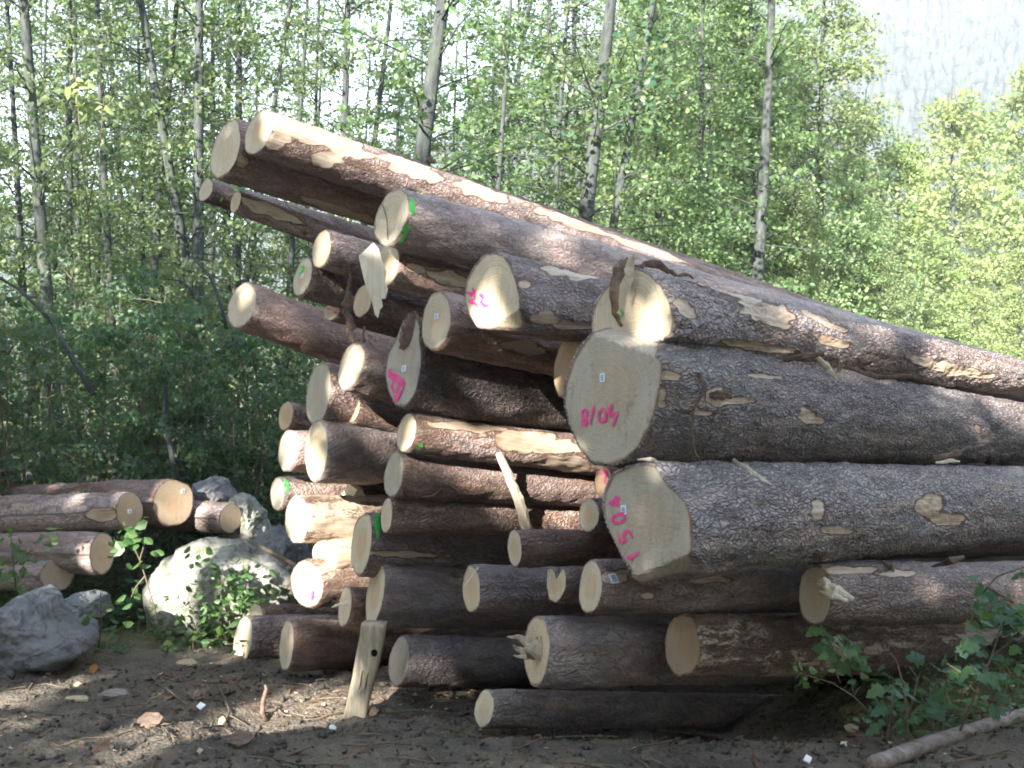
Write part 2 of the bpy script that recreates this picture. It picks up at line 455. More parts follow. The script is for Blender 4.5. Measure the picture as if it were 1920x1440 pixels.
def build_log(key, label, x0, y0, w, h, x1, y1, h1, p=0.0, L=11.0, th=TH0, depth=None, outline=None, facets=(), flare=0.0,
              peel=0.42, red=0.2, lichen=0.3, dirt=0.0, grey=0.0, rust=0.0, patches=(), fine=False, tone=None, bumpy=0.05, trans=0.7,
              name='log', cat='log', group='sawn logs stacked in the big pile', seed=None, knots=3):
    seed = seed if seed is not None else (hash_of(key) % 1000)
    rg = random.Random(seed)
    Y0 = depth if depth else front_depth(x0, p)
    C0 = at(x0, y0, Y0)
    thr = R(th)
    tx1 = (x1 - 960) / F
    t = (tx1 * Y0 - C0.x) / (math.sin(thr) - tx1 * math.cos(thr))
    Y1 = Y0 + t * math.cos(thr)
    C1 = at(x1, y1, Y1)
    d = (C1 - C0).normalized()
    u = d.cross(Vector((0, 0, 1))).normalized()
    v = u.cross(d).normalized()
    r0 = h / 2 * Y0 / F * math.sqrt(1 - min(0.5, d.z ** 2))
    r1 = h1 / 2 * Y1 / F
    tap = (r1 - r0) / max(0.5, (C1 - C0).length)
    tap = max(-0.030, min(0.012, tap))
    tx0 = (x0 - 960) / F
    # how obliquely the saw cut the log, from the seen width
    k = (w / h - (u.x - tx0 * u.y)) / (d.x - tx0 * d.y) if outline is None else 0.0
    k = max(-0.55, min(0.55, k))
    ky = rg.uniform(-0.10, 0.10) if outline is None else 0.0
    # facets: (x, y, x2, y2, slope): the felling notch beyond the hinge line
    hinge = []
    def plane_hit(px, py):
        rr = ray(px, py)
        l = (C0 - CAM).dot(d) / rr.dot(d)
        q = CAM + rr * l - C0
        return q.dot(u), q.dot(v)
    for (ax, ay, bx, by, slope) in facets:
        a, b = plane_hit(ax, ay), plane_hit(bx, by)
        nx, ny = -(b[1] - a[1]), (b[0] - a[0])
        nl = math.hypot(nx, ny)
        nx, ny = nx / nl, ny / nl
        if nx * (0 - a[0]) + ny * (0 - a[1]) > 0:
            nx, ny = -nx, -ny
        hinge.append((a[0], a[1], nx, ny, slope))
    def setback(cu, cv):
        o = k * cu + ky * cv
        for (ax, ay, nx, ny, sl) in hinge:
            o += max(0.0, (cu - ax) * nx + (cv - ay) * ny) * sl
        return o
    NS = 150 if fine else (72 if h > 60 else 56)
    # cross-section of the sawn end
    if outline:
        pts = []
        for (px, py) in outline:
            rr = ray(px, py)
            lo, hi = Y0 * 0.6, Y0 * 1.9
            for _ in range(40):
                m = (lo + hi) / 2
                q = CAM + rr * m - C0
                if q.dot(d) - setback(q.dot(u), q.dot(v)) > 0: hi = m
                else: lo = m
            q = CAM + rr * lo - C0
            pts.append((q.dot(u), q.dot(v)))
        def rad(a):
            c, s = math.cos(a), math.sin(a)
            best = 0.0
            for i in range(len(pts)):
                (ax, ay), (bx, by) = pts[i], pts[(i + 1) % len(pts)]
                ex, ey = bx - ax, by - ay
                det = c * (-ey) - s * (-ex)
                if abs(det) < 1e-9: continue
                tt = (ax * (-ey) - ay * (-ex)) / det
                ss = (c * ay - s * ax) / det
                if tt > 0 and -1e-6 <= ss <= 1 + 1e-6: best = max(best, tt)
            return best
        sec0 = [rad(math.pi + 2 * math.pi * i / NS) or r0 for i in range(NS)]
        for _ in range(2 if fine else 1):
            sec0 = [(sec0[i - 1] + 4 * sec0[i] + sec0[(i + 1) % NS]) / 6 for i in range(NS)]
    else:
        sec0 = []
        for i in range(NS):
            a = math.pi + 2 * math.pi * i / NS
            q = Vector((math.cos(a) * 1.2, math.sin(a) * 1.2, seed * 3.7))
            sec0.append(r0 * (1 + 0.09 * noise.noise(q) + 0.035 * noise.noise(q * 2.7) + 0.022 * noise.noise(q * 8)))
    # rings along the log
    ss, x, ds = [], 0.0, (0.013 if fine else 0.03)
    while x < L:
        ss.append(x)
        if x > (4.2 if fine else 2.2): ds *= 1.07
        x += min(ds, 0.45)
    ss.append(L)
    bendu, bendv = rg.uniform(-1, 1) * 0.012, rg.uniform(-1, 1) * 0.006
    knotlist = [(rg.uniform(0.3, min(4.0, L)), rg.uniform(0, 6.28), rg.uniform(0.035, 0.07), rg.uniform(0.15, 0.4)) for _ in range(knots)]
    verts, uvs, bare = [], [], []
    vs0 = rg.uniform(0, 50)
    cosang = [(math.cos(math.pi + 2 * math.pi * i / NS), math.sin(math.pi + 2 * math.pi * i / NS)) for i in range(NS)]   # the seam lies on the far side
    def pos(cu, cv, s, f):
        o = setback(cu, cv) * f
        b = s * s
        return C0 + d * (s + o) + u * (cu + bendu * b * 0.1 * max(0, 1 - s / 30)) + v * (cv + bendv * b * 0.1 * max(0, 1 - s / 30))
    ring_defs = [('lip', 0.0)] + [('n', s) for s in ss]
    for kind, s in ring_defs:
        f = 1 - sstep(s / max(0.25, 2.2 * r0))
        tb = sstep(s / trans)
        rs = max(0.35 * r0, r0 + tap * s) * (1 + flare * math.exp(-s / 0.35))
        for i in range(NS):
            ca, sa = cosang[i]
            base = sec0[i] * (1 - tb) + rs * tb
            q = Vector((ca * r0 * 2.2, sa * r0 * 2.2, s * 0.9 + seed * 1.3))
            amp = bumpy * (0.25 + 0.75 * sstep(s / 0.12))
            rr = base * (1 + amp * (noise.noise(q * 2.2) + 0.5 * noise.noise(q * 6.1)))
            if fine or s < 2.6:
                fq = Vector((ca * r0 * 34, sa * r0 * 34, s * 22 + seed))
                n1 = noise.noise(fq)
                plate = (0.5 - abs(n1)) * 0.013 + (noise.noise(fq * 0.42) * 0.010)
                if fine: plate += noise.noise(fq * 2.1) * 0.003
                rr += plate * sstep(s / 0.03) * min(1.0, r0 / 0.16)
            for (ks, ka, kr, kh) in knotlist:
                da = math.atan2(math.sin(2 * math.pi * i / NS - ka), math.cos(2 * math.pi * i / NS - ka)) * r0
                dd = ((s - ks) ** 2 + da * da) / (kr * kr)
                if dd < 6: rr += kh * kr * math.exp(-dd)
            if kind == 'lip': rr = base * 0.955
            pt = pos(rr * ca, rr * sa, s, f)
            bv = -1.0
            if patches and kind == 'n':
                px, py = 960 + F * pt.x / pt.y, 720 - F * (pt.z - CAM_H) / pt.y
                bv = in_patch(px, py, patches, seed)
                nrm = u * ca + v * sa
                if nrm.dot(CAM - pt) < 0: bv = -1
                if bv > 0:
                    pt -= nrm * 0.006 * sstep(bv * 3)
            bare.append(max(0.0, min(0.7, 0.20 + bv * 0.9)) if bv > -0.22 else 0.0)
            verts.append(pt)
            uvs.append((i / NS * 2 * math.pi * r0 + seed * 0.37, s + vs0))
    faces = []
    nr = len(ring_defs)
    for j in range(nr - 1):
        for i in range(NS):
            i2 = (i + 1) % NS
            faces.append((j * NS + i, j * NS + i2, (j + 1) * NS + i2, (j + 1) * NS + i))
    # far end cap
    n0 = (nr - 1) * NS
    verts.append(C0 + d * L); uvs.append((0, 0)); bare.append(0.5)
    for i in range(NS):
        faces.append((n0 + i, n0 + (i + 1) % NS, len(verts) - 1))
    org = C0 + d * (L / 2)
    ob = mesh_obj(name, verts, faces, [MB], None, True, org, uvs, {'bare': bare})
    tag(ob, label, cat, group)
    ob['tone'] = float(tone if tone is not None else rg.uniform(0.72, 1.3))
    ob['plates'] = 1.0 if fine else rg.uniform(0.25, 0.75)
    ob['peel'], ob['red'], ob['lichen'] = float(peel), float(red), float(lichen)
    # the sawn face: polar grid just inside the bark
    K = 22 if (fine or facets or outline) else 9
    fv, fu, fr, ff = [], [], [], []
    pu, pv = rg.uniform(-0.15, 0.15) * r0, rg.uniform(-0.15, 0.15) * r0
    for j in range(1, K + 1):
        q = j / K * 0.962
        for i in range(NS):
            ca, sa = cosang[i]
            rr = sec0[i] * q
            cu, cv = rr * ca, rr * sa
            rough = 0.0012 * noise.noise(Vector((cu * 60, cv * 60, seed)))
            o = C0 + d * (setback(cu, cv) - 0.0015 + rough) + u * cu + v * cv
            fv.append(o); fu.append((cu - pu, cv - pv)); fr.append(j / K)
    fv.append(C0 + d * (setback(0, 0) - 0.0015)); fu.append((-pu, -pv)); fr.append(0)
    cidx = len(fv) - 1
    for i in range(NS):
        ff.append((cidx, (i + 1) % NS, i))
    for j in range(K - 1):
        for i in range(NS):
            i2 = (i + 1) % NS
            ff.append((j * NS + i, j * NS + i2, (j + 1) * NS + i2, (j + 1) * NS + i))
    fo = mesh_obj('cut_face', fv, ff, ME, ob, not facets, C0, fu, {'rim': fr})
    fo['seed'] = float(seed % 97)
    fo['warm'] = rg.uniform(0.0, 0.6) if grey < 0.6 else 0.1
    fo['dirt'], fo['grey'], fo['rust'] = float(dirt), float(grey), float(rust)
    bv = BVHTree.FromPolygons([Vector(q) for q in verts] + [Vector(q) for q in fv],
                              faces + [tuple(a + len(verts) for a in q) for q in ff])
    LOGS[key] = dict(ob=ob, face=fo, bvh=bv, C0=C0, d=d, u=u, v=v, r=r0)
    return ob

def hash_of(s):
    h = 7
    for ch in s: h = (h * 131 + ord(ch)) % 1000003
    return h

def hit(key, px, py):
    """where the camera's ray through a photo pixel meets a log -> point, normal towards the camera"""
    rr = ray(px, py)
    loc, n, _, _ = LOGS[key]['bvh'].ray_cast(CAM, rr)
    if loc is None: return None, None
    if n.dot(rr) > 0: n = -n
    return loc, n

def stroke(keys, line, wpx, lift=0.004, step=4.5, taper=True, wob=0.26, seed=1):
    """a band of paint lying on the wood along a line of photo pixels -> verts, faces"""
    rg = random.Random(seed)
    pts = []
    for (a, b) in zip(line[:-1], line[1:]):
        n = max(1, int(math.hypot(b[0] - a[0], b[1] - a[1]) / step))
        for i in range(n):
            pts.append((a[0] + (b[0] - a[0]) * i / n, a[1] + (b[1] - a[1]) * i / n))
    pts.append(line[-1])
    P = []
    for q in pts:
        loc, n = hit(keys, *q)
        if loc is not None: P.append((loc, n))
    V, Fc = [], []
    if len(P) < 2: return V, Fc
    N = len(P)
    for i, (loc, n) in enumerate(P):
        t = (P[min(i + 1, N - 1)][0] - P[max(i - 1, 0)][0]).normalized()
        b = n.cross(t).normalized()
        wd = wpx * (loc.y / F) * 0.5 * (1 + rg.uniform(-wob, wob))
        if taper and i in (0, N - 1): wd *= 0.6
        for sgn in (-1, 0, 1):
            V.append(loc + n * lift + b * (wd * sgn))
        if i:
            q = 3 * i
            Fc.append((q - 3, q - 2, q + 1, q)); Fc.append((q - 2, q - 1, q + 2, q + 1))
    return V, Fc

def paint(key, name, lines, wpx, mat, on_face=True, label=None, seed=1):
    bag = Bag()
    for i, ln in enumerate(lines):
        bag.add(stroke(key, ln, wpx, 0.003 + 0.0006 * i, seed=seed + i))
    if bag.v:
        o = mesh_obj(name, bag.v, bag.f, mat, LOGS[key]['ob'])
        o.matrix_parent_inverse = Matrix.Translation(LOGS[key]['ob'].location).inverted()
        if label: o['label'] = label
        return o

def plate(key, px, py, wpx, hpx, ang=0, glyph=True):
    """the small numbered tag stapled on a sawn face"""
    loc, n = hit(key, px, py)
    if loc is None: return
    up = Vector((0, 0, 1)); up = (up - n * up.dot(n)).normalized()
    sd = up.cross(n).normalized()
    c, s = math.cos(R(ang)), math.sin(R(ang))
    a, b = sd * c + up * s, up * c - sd * s
    W, H = wpx * loc.y / F / 2 / max(0.35, abs(sd.x)), hpx * loc.y / F / 2
    V, Fc = [], []
    for z in (0.001, 0.0035):
        for (i, j) in ((-1, -0.8), (-0.8, -1), (0.8, -1), (1, -0.8), (1, 0.8), (0.8, 1), (-0.8, 1), (-1, 0.8)):
            V.append(loc + n * z + a * (W * i) + b * (H * j))
    Fc = [tuple(range(8, 16))] + [(i, (i + 1) % 8, 8 + (i + 1) % 8, 8 + i) for i in range(8)]
    o = mesh_obj('number_tag', V, Fc, M_TAG, LOGS[key]['ob'], False)
    o.matrix_parent_inverse = Matrix.Translation(LOGS[key]['ob'].location).inverted()
    bag = Bag()
    for (i0, i1, j0, j1) in ((-0.45, 0.45, 0.35, 0.55), (-0.45, -0.25, -0.5, 0.35), (0.25, 0.45, -0.5, 0.35), (-0.45, 0.45, -0.65, -0.5), (-0.25, 0.25, -0.1, 0.05)):
        q = [loc + n * 0.0047 + a * (W * i) + b * (H * j) for (i, j) in ((i0, j0), (i1, j0), (i1, j1), (i0, j1))]
        bag.add((q, [(0, 1, 2, 3)]))
    mesh_obj('printed_mark', bag.v, bag.f, M_TAGINK, o, False)

# key, label, face centre x y w h, axis passes x y with thickness h1, extras  (photo pixels, 1920 wide)
B = build_log
# --- top of the pile
B('A1', 'topmost log of the pile with sunlit peeled top and bluish sawn end', 485, 248, 52, 90, 1500, 592, 62, L=13, peel=0.44, red=0.6, lichen=0.0,
  patches=[(545, 235, 70, 22, 18), (640, 268, 60, 20, 20), (775, 315, 66, 17, 20), (900, 358, 50, 14, 20), (1060, 412, 80, 9, 20), (1210, 466, 70, 7, 20), (520, 265, 28, 18, 0), (610, 300, 28, 16, 0)])
B('A2', 'reddish debarked log lying behind the topmost log, only its upper edge showing', 705, 312, 36, 68, 1500, 586, 58, p=1.7, L=11, peel=0.46, red=0.95, lichen=0.0)
B('A3', 'log with tall pale tilted end sticking out beside the topmost log', 423, 281, 56, 116, 700, 372, 96, p=-0.05, L=12, peel=0.40, red=0.75, lichen=0.0,
  patches=[(640, 395, 90, 8, 18), (455, 305, 14, 10, 0)])
B('A4', 'thin log whose small dark end peeks out under the tall pale one', 386, 356, 26, 46, 700, 452, 44, p=0.2, L=9, peel=0.42, red=0.7, grey=0.4)
B('A5', 'slim overhanging log with flat pale strip below the tall pale end', 442, 378, 20, 44, 640, 452, 46, p=0.1, L=9, peel=0.40, red=0.6, patches=[(500, 392, 70, 13, 22)])
B('B1', 'log with a bright green paint ring round its grey bark', 735, 407, 63, 113, 1300, 552, 90, L=12, peel=0.30, red=0.35, lichen=0.9, bumpy=0.03)
B('B1b', 'dark reddish log tucked directly under the green-ringed grey one', 724, 500, 48, 90, 1100, 592, 76, p=0.12, L=11, peel=0.43, red=0.8,
  patches=[(850, 525, 40, 12, 15), (780, 505, 18, 8, 10)])
B('B2', 'brown log with round sunlit end above the green-dotted one', 603, 467, 36, 74, 800, 522, 70, L=10, peel=0.40, red=0.7, rust=0.15)
B('B3', 'log end with green paint dab and tag, against the leaves', 567, 520, 35, 75, 800, 590, 70, L=10, peel=0.38, red=0.7, grey=0.3)
B('B4', 'dark log jutting far out towards the bushes with round pale end', 454, 573, 54, 92, 640, 640, 88, L=11, peel=0.40, red=0.75, grey=0.25)
B('B5', 'small shaded log end half hidden behind the hanging bark strip', 681, 563, 36, 66, 900, 622, 60, p=0.1, L=8, peel=0.40, red=0.7, tone=0.6, rust=0.4)  # low bark tone paints in the shade of the gap
B('BX', 'thin log with pink dabs in the gap above the jutting dark log', 622, 584, 30, 34, 760, 622, 32, p=0.25, L=7, peel=0.42, red=0.6)
# --- middle
B('C1', 'log with large rounded sunlit end marked by a pink scribble', 925, 546, 100, 146, 1400, 638, 84, L=12, peel=0.30, red=0.35, lichen=0.7, flare=0.02,
  outline=[(905, 480), (925, 472), (943, 477), (957, 494), (967, 525), (976, 555), (984, 585), (985, 618), (950, 620), (918, 618), (894, 615), (880, 592), (870, 560), (873, 530), (888, 500)],
  facets=[(977, 578, 920, 616, 1.3)],
  patches=[(1025, 598, 42, 13, 3), (1075, 512, 70, 12, 10), (985, 533, 14, 8, 0), (1080, 612, 50, 8, 3)])
B('C2', 'reddish log with oval pale tagged end below the green-ringed one', 818, 604, 56, 113, 1040, 652, 102, L=10, peel=0.42, red=0.85, grey=0.3,
  patches=[(985, 655, 50, 12, 10), (880, 580, 16, 10, 20)])
B('C3', 'short flared log with oval tagged end beside the pink-numbered grey end', 658, 686, 47, 93, 760, 716, 70, L=9, peel=0.34, red=0.6, flare=0.05, grey=0.2)
B('C4', 'log with ragged grey end scrawled with pink, deep in the shade', 757, 690, 66, 165, 1060, 748, 118, L=11, peel=0.34, red=0.45, tone=0.45, grey=1.0, dirt=1.0,  # bark tone lowered to put the deep gap's shade into its colour
  outline=[(768, 590), (782, 590), (789, 610), (787, 635), (791, 660), (790, 690), (781, 735), (762, 765), (742, 763), (729, 738), (722, 703), (727, 664), (744, 632), (752, 608)])
B('C5', 'shaded log with tall pointed oval end above the broad sunlit-rimmed one', 597, 738, 47, 120, 760, 765, 104, p=0.05, L=10, peel=0.34, red=0.6, grey=0.75)
B('C6', 'small dim log end by the bushes, behind the tall pointed oval', 536, 780, 28, 54, 640, 800, 50, p=0.2, L=8, peel=0.44, red=0.7, rust=0.5)
B('C7', 'short torn log end showing orange splinters above the broad pale one', 662, 769, 24, 54, 740, 790, 50, p=0.2, L=8, peel=0.55, red=0.7, rust=0.3)
B('C8', 'brown shaded log end hiding behind the huge butt numbered 4018', 1064, 688, 54, 116, 1300, 738, 90, p=0.5, L=10, peel=0.36, red=0.6, rust=0.6)
B('D1', 'sunlit double log end split by a bark seam, above the huge butt', 1190, 578, 156, 140, 1920, 712, 62, p=0.12, L=13, peel=0.40, red=0.35, lichen=0.4, flare=0.03, fine=True,
  outline=[(1109, 600), (1114, 570), (1130, 545), (1147, 525), (1168, 502), (1195, 500), (1217, 512), (1242, 536), (1258, 568), (1269, 597), (1262, 630), (1200, 655), (1130, 650), (1110, 628)],
  patches=[(1285, 580, 28, 14, 50), (1440, 590, 55, 20, 20), (1380, 548, 60, 9, 18), (1560, 640, 40, 8, 18), (1420, 650, 70, 8, 8), (1780, 690, 80, 12, 12), (1540, 600, 50, 7, 25)])
B('E1', 'huge log butt painted 4018 in pink, with slanting top edge', 1148, 742, 180, 262, 1920, 812, 108, L=13, peel=0.24, red=0.22, lichen=0.25, flare=0.0, fine=True, grey=0.75, dirt=0.75, trans=0.55,
  outline=[(1105, 628), (1127, 618), (1160, 608), (1200, 604), (1230, 611), (1245, 640), (1246, 680), (1241, 720), (1236, 760), (1222, 803), (1197, 842), (1170, 868), (1145, 876), (1110, 872), (1085, 841), (1068, 800), (1057, 760), (1058, 720), (1070, 680), (1088, 647)],
  facets=[(1120, 628, 1232, 668, 2.4)],
  patches=[(1345, 742, 26, 24, -30), (1380, 752, 50, 10, 2), (1320, 775, 50, 7, 2), (1440, 705, 60, 4, 6), (1515, 780, 17, 24, -25), (1530, 790, 22, 11, 0), (1255, 705, 30, 10, 5), (1240, 745, 14, 26, 0), (1835, 805, 6, 14, -20)])
B('E2', 'big log butt painted 1504 down its edge, pointed at the bottom', 1216, 975, 172, 222, 1920, 945, 134, L=13, peel=0.20, red=0.12, lichen=0.3, fine=True, grey=0.85, dirt=0.45, trans=0.6,
  outline=[(1150, 884), (1178, 872), (1207, 866), (1230, 870), (1240, 890), (1262, 916), (1288, 940), (1301, 973), (1303, 1000), (1303, 1035), (1306, 1055), (1300, 1076), (1250, 1088), (1205, 1099), (1188, 1080), (1170, 1053), (1150, 1013), (1136, 983), (1129, 950), (1132, 923), (1140, 900)],
  facets=[(1300, 1036, 1222, 1068, 1.9)],
  patches=[(1535, 955, 20, 26, -10), (1570, 995, 38, 9, 5), (1745, 950, 36, 32, 0), (1780, 975, 40, 14, 0)])
# --- lower right
B('F1', 'log with splintered pale end above the leafy weeds', 1528, 1117, 62, 112, 1850, 1110, 108, p=1.0, th=58, L=9, peel=0.38, red=0.45, lichen=0.3, dirt=0.3, grey=0.35,
  patches=[(1590, 1068, 70, 7, 0), (1680, 1075, 50, 6, 0)])
B('F2', 'log with dull dark round end and stripped mottled sides at ground level', 1279, 1210, 66, 118, 1750, 1216, 92, p=0.5, L=10, peel=0.64, red=0.7, grey=0.9, rust=0.5, lichen=0.2)
B('F3', 'dark log with oval end under the butt painted 1504, labelled on its side', 1107, 1100, 42, 104, 1400, 1097, 94, L=9, peel=0.34, red=0.4, grey=0.15, patches=[(1150, 1082, 34, 18, 0), (1215, 1118, 16, 9, 0), (1310, 1085, 60, 9, 0)])
B('F3b', 'dark log in the deep gap between the splintered end and the 1504 butt', 1450, 1100, 16, 92, 1600, 1097, 84, p=1.5, L=8, peel=0.40, red=0.5, grey=0.6)
B('F4', 'grey log with a torn splinter growing across its sawn end', 1006, 1218, 48, 131, 1300, 1224, 112, L=9, peel=0.22, red=0.15, lichen=0.5, rust=0.25)
B('F5', 'lowest log, half sunk in the mud under the pile', 908, 1328, 34, 70, 1250, 1332, 64, L=9, peel=0.26, red=0.3, lichen=0.4, dirt=0.3)
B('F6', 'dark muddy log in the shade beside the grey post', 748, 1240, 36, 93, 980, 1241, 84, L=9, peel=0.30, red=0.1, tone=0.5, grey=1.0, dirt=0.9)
B('F7', 'long grey log with pale oval end resting just above the post', 703, 1116, 31, 117, 960, 1124, 108, L=10, peel=0.20, red=0.25, lichen=0.4, grey=0.25)
B('F8', 'grey log with oval end scored by one diagonal line', 884, 1105, 34, 87, 1040, 1106, 84, L=9, peel=0.20, red=0.1, lichen=0.6, rust=0.2)
B('F9', 'small log end with a dark torn notch near the 1504 butt', 1043, 1096, 40, 70, 1200, 1095, 64, p=0.12, L=8, peel=0.36, red=0.4,
  outline=[(1025, 1066), (1034, 1063), (1041, 1075), (1043, 1088), (1050, 1076), (1057, 1063), (1062, 1082), (1061, 1103), (1051, 1124), (1042, 1131), (1030, 1124), (1025, 1100)])
B('F10', 'short reddish peeling log with pale end, three logs above the torn splinter', 965, 1027, 27, 68, 1130, 1027, 62, L=8, peel=0.46, red=0.8, grey=0.3)
B('F11', 'small round whitish log end beside the pink-painted edge', 1104, 966, 38, 63, 1250, 965, 58, p=0.4, L=8, peel=0.40, red=0.4, grey=0.4)
B('F12', 'reddish log end wedged below the 4018 butt, smeared with pink paint', 1131, 904, 32, 58, 1300, 905, 52, p=0.3, L=8, peel=0.5, red=0.7, rust=0.8)
# --- logs added deep under the pile to block light, coloured dark like the gap
B('H2', 'added dark log blocking light farthest in under the splintered end', 1260, 1312, 26, 60, 1750, 1316, 58, p=1.9, L=8, peel=0.25, red=0.2, grey=1.0, dirt=1.0, tone=0.4)
B('H4', 'added dark log blocking light between the post and the mud-sunk log', 870, 1305, 26, 60, 1100, 1308, 56, p=0.9, L=9, peel=0.25, red=0.2, grey=1.0, dirt=1.0)
# --- lower left
B('G1', 'slim brown log under the leaning batten, small pale end', 725, 966, 21, 66, 1080, 977, 54, L=10, peel=0.38, red=0.75)
B('G2', 'brown log with a dark grey end', 738, 890, 36, 86, 1110, 918, 64, L=11, peel=0.42, red=0.7, grey=1.0, dirt=0.5)
B('G3', 'sunlit log with squarish cream end and a green dot beside it', 762, 811, 36, 74, 1080, 850, 76, L=11, peel=0.52, red=0.55,
  patches=[(1000, 830, 90, 18, 6), (1060, 870, 50, 14, 6), (880, 800, 60, 8, 6)])
B('G4', 'broad grey log with tall pale oval end, rim in sun', 593, 845, 44, 117, 750, 851, 106, L=10, peel=0.24, red=0.2, lichen=0.5)
B('G5', 'small log with bright sunlit oval end next to the broad grey log', 538, 844, 31, 79, 700, 852, 72, L=10, peel=0.40, red=0.6)
B('G6', 'log with small grey end and green paint ring near the bushes', 520, 926, 27, 63, 720, 918, 58, L=9, peel=0.34, red=0.6, grey=0.7)
B('G7', 'stripped cream log with glaring sunlit end and shadow across its side', 557, 974, 46, 90, 720, 974, 88, L=9, peel=0.72, red=0.4)
B('G8', 'dark log with tall oval end and bright green paint stripe', 678, 1019, 37, 119, 950, 1036, 84, L=10, peel=0.28, red=0.3, lichen=0.3, patches=[(760, 1040, 80, 8, 0)])
B('G9', 'stout log with pink blot low on its glaring sunlit end', 576, 1095, 62, 88, 720, 1080, 98, L=9, peel=0.60, red=0.5, flare=0.10)
B('G9b', 'peeled log glowing in the sun on top of the pink-blotted one', 606, 1048, 40, 66, 720, 1034, 62, p=0.1, L=8, peel=0.72, red=0.5)
B('G10', 'small splintered log end squeezed beside the long grey log', 647, 1137, 23, 74, 720, 1137, 70, L=8, peel=0.44, red=0.8)
B('G11', 'thin reddish log lying behind the glaring round end at the bottom', 480, 1150, 26, 36, 640, 1152, 34, p=0.15, L=7, peel=0.46, red=0.9)
B('G12', 'bottom corner log with glaring white sunlit end by the mud', 456, 1198, 32, 87, 620, 1192, 74, L=8, peel=0.42, red=0.5)
B('G13', 'yellowish log end partly hidden by the bluish pale one', 516, 1222, 26, 73, 640, 1218, 66, p=0.35, L=8, peel=0.40, red=0.5, rust=0.3)
B('G14', 'bottom log with bluish pale end beside the grey post', 537, 1210, 26, 91, 680, 1208, 84, p=-0.05, L=8, peel=0.46, red=0.75, grey=0.3)

# --- the smaller stack on the other side of the clearing
grp2 = 'logs in the low stack behind the boulders'
B('L1', 'long low-stack log with brown tagged end in the shade', 242, 957, 52, 68, 20, 966, 72, th=-68, depth=8.35, L=6, peel=0.42, red=0.4, rust=0.4, grey=0.5, lichen=0.8, group=grp2, patches=[(190, 965, 30, 14, 0)])
B('L2', 'low-stack log with large orange tagged end, highest of that stack', 325, 942, 78, 88, 80, 950, 84, th=-64, depth=8.75, L=6, peel=0.5, red=0.6, rust=0.4, group=grp2)
B('L3', 'low-stack log with dim brown end against the piled rocks', 432, 972, 44, 56, 340, 966, 60, th=-62, depth=8.9, L=3, peel=0.42, red=0.4, rust=0.35, grey=0.6, group=grp2)
B('L4', 'low-stack log cut slantwise, small end above the grey boulder', 192, 1037, 46, 80, 20, 1030, 46, th=-60, depth=8.0, L=5, peel=0.42, red=0.4, rust=0.3, group=grp2)
B('L5', 'bottom log of the low stack with dark round end over the boulder', 106, 1079, 66, 60, 0, 1076, 60, th=-48, depth=8.05, L=3, peel=0.3, red=0.3, grey=1.0, dirt=0.9, rust=0.3, group=grp2)

# ------------------------------------------------------------------ paint, tags
def seven(pts, ox, oy): return [(ox + x, oy + y) for x, y in pts]
# 4018, upside down
paint('E1', 'painted_number', [
    [(1099, 767), (1093, 772), (1093, 780), (1100, 783), (1102, 775), (1099, 767)],
    [(1099, 783), (1092, 789), (1092, 796), (1099, 797), (1101, 790), (1099, 783)],
    [(1115, 760), (1112, 774), (1108, 790), (1107, 796)],
    [(1129, 767), (1124, 774), (1124, 788), (1130, 793), (1136, 787), (1137, 773), (1132, 767), (1129, 767)],
    [(1149, 757), (1145, 768), (1144, 778), (1160, 778)], [(1158, 772), (1154, 786), (1149, 800)]], 6.2, M_PINK)
# 1504 written up the edge
def glyph(ch, cx, cy, W=20, H=25):
    G = {'1': [[(-.35, .2), (0, .5), (0, -.5)]],
         '5': [[(.45, .5), (-.4, .5), (-.4, .05), (.1, .12), (.45, -.15), (.2, -.5), (-.45, -.45)]],
         '0': [[(.4 * math.cos(k * math.pi / 4), .5 * math.sin(k * math.pi / 4)) for k in range(9)]],
         '4': [[(.1, .5), (-.45, -.15), (.5, -.15)], [(.15, .15), (.15, -.5)]]}[ch]
    return [[(cx - .36 * W * p - .93 * H * q, cy - .93 * W * p + .36 * H * q) for p, q in ln] for ln in G]
paint('E2', 'painted_number', glyph('4', 1154, 940) + glyph('0', 1161, 972) + glyph('5', 1173, 1006) + glyph('1', 1189, 1041), 6.0, M_PINK)
paint('C1', 'painted_scribble', [
    [(876, 548), (884, 552), (892, 548), (890, 560), (880, 566), (893, 570), (896, 576)],
    [(900, 552), (908, 558), (902, 566), (910, 574), (918, 572)], [(886, 540), (890, 546)]], 6.5, M_PINK)
paint('C4', 'painted_scribble', [
    [(732, 690), (730, 704), (740, 714), (734, 722)], [(742, 700), (740, 712), (750, 720), (744, 732), (752, 738)],
    [(734, 722), (740, 740), (748, 754)], [(752, 722), (758, 716), (756, 730), (748, 744), (738, 752)], [(734, 700), (748, 708), (760, 720)]], 6.5, M_PINK)
paint('G9', 'painted_blot', [[(583, 1112), (588, 1118), (584, 1124)], [(586, 1108), (590, 1114)]], 9.0, M_PINK)
paint('F12', 'painted_smear', [[(1124, 880), (1134, 884), (1142, 892)], [(1138, 884), (1136, 896), (1134, 908)], [(1122, 884), (1120, 890)]], 6.5, M_PINK)
paint('BX', 'painted_dab', [[(612, 578), (618, 580)], [(628, 584), (632, 588)]], 6, M_PINK)
paint('B1', 'painted_ring', [
    [(763, 354), (772, 357), (782, 362)], [(768, 372), (774, 380), (771, 392), (775, 402)], [(768, 384), (767, 396)],
    [(764, 420), (762, 432), (756, 444), (750, 454)], [(758, 424), (756, 436)]], 7.5, M_GREEN)
paint('B3', 'painted_dab', [[(565, 500), (572, 503), (566, 510), (562, 516)], [(570, 498), (571, 508)]], 5.5, M_GREEN)
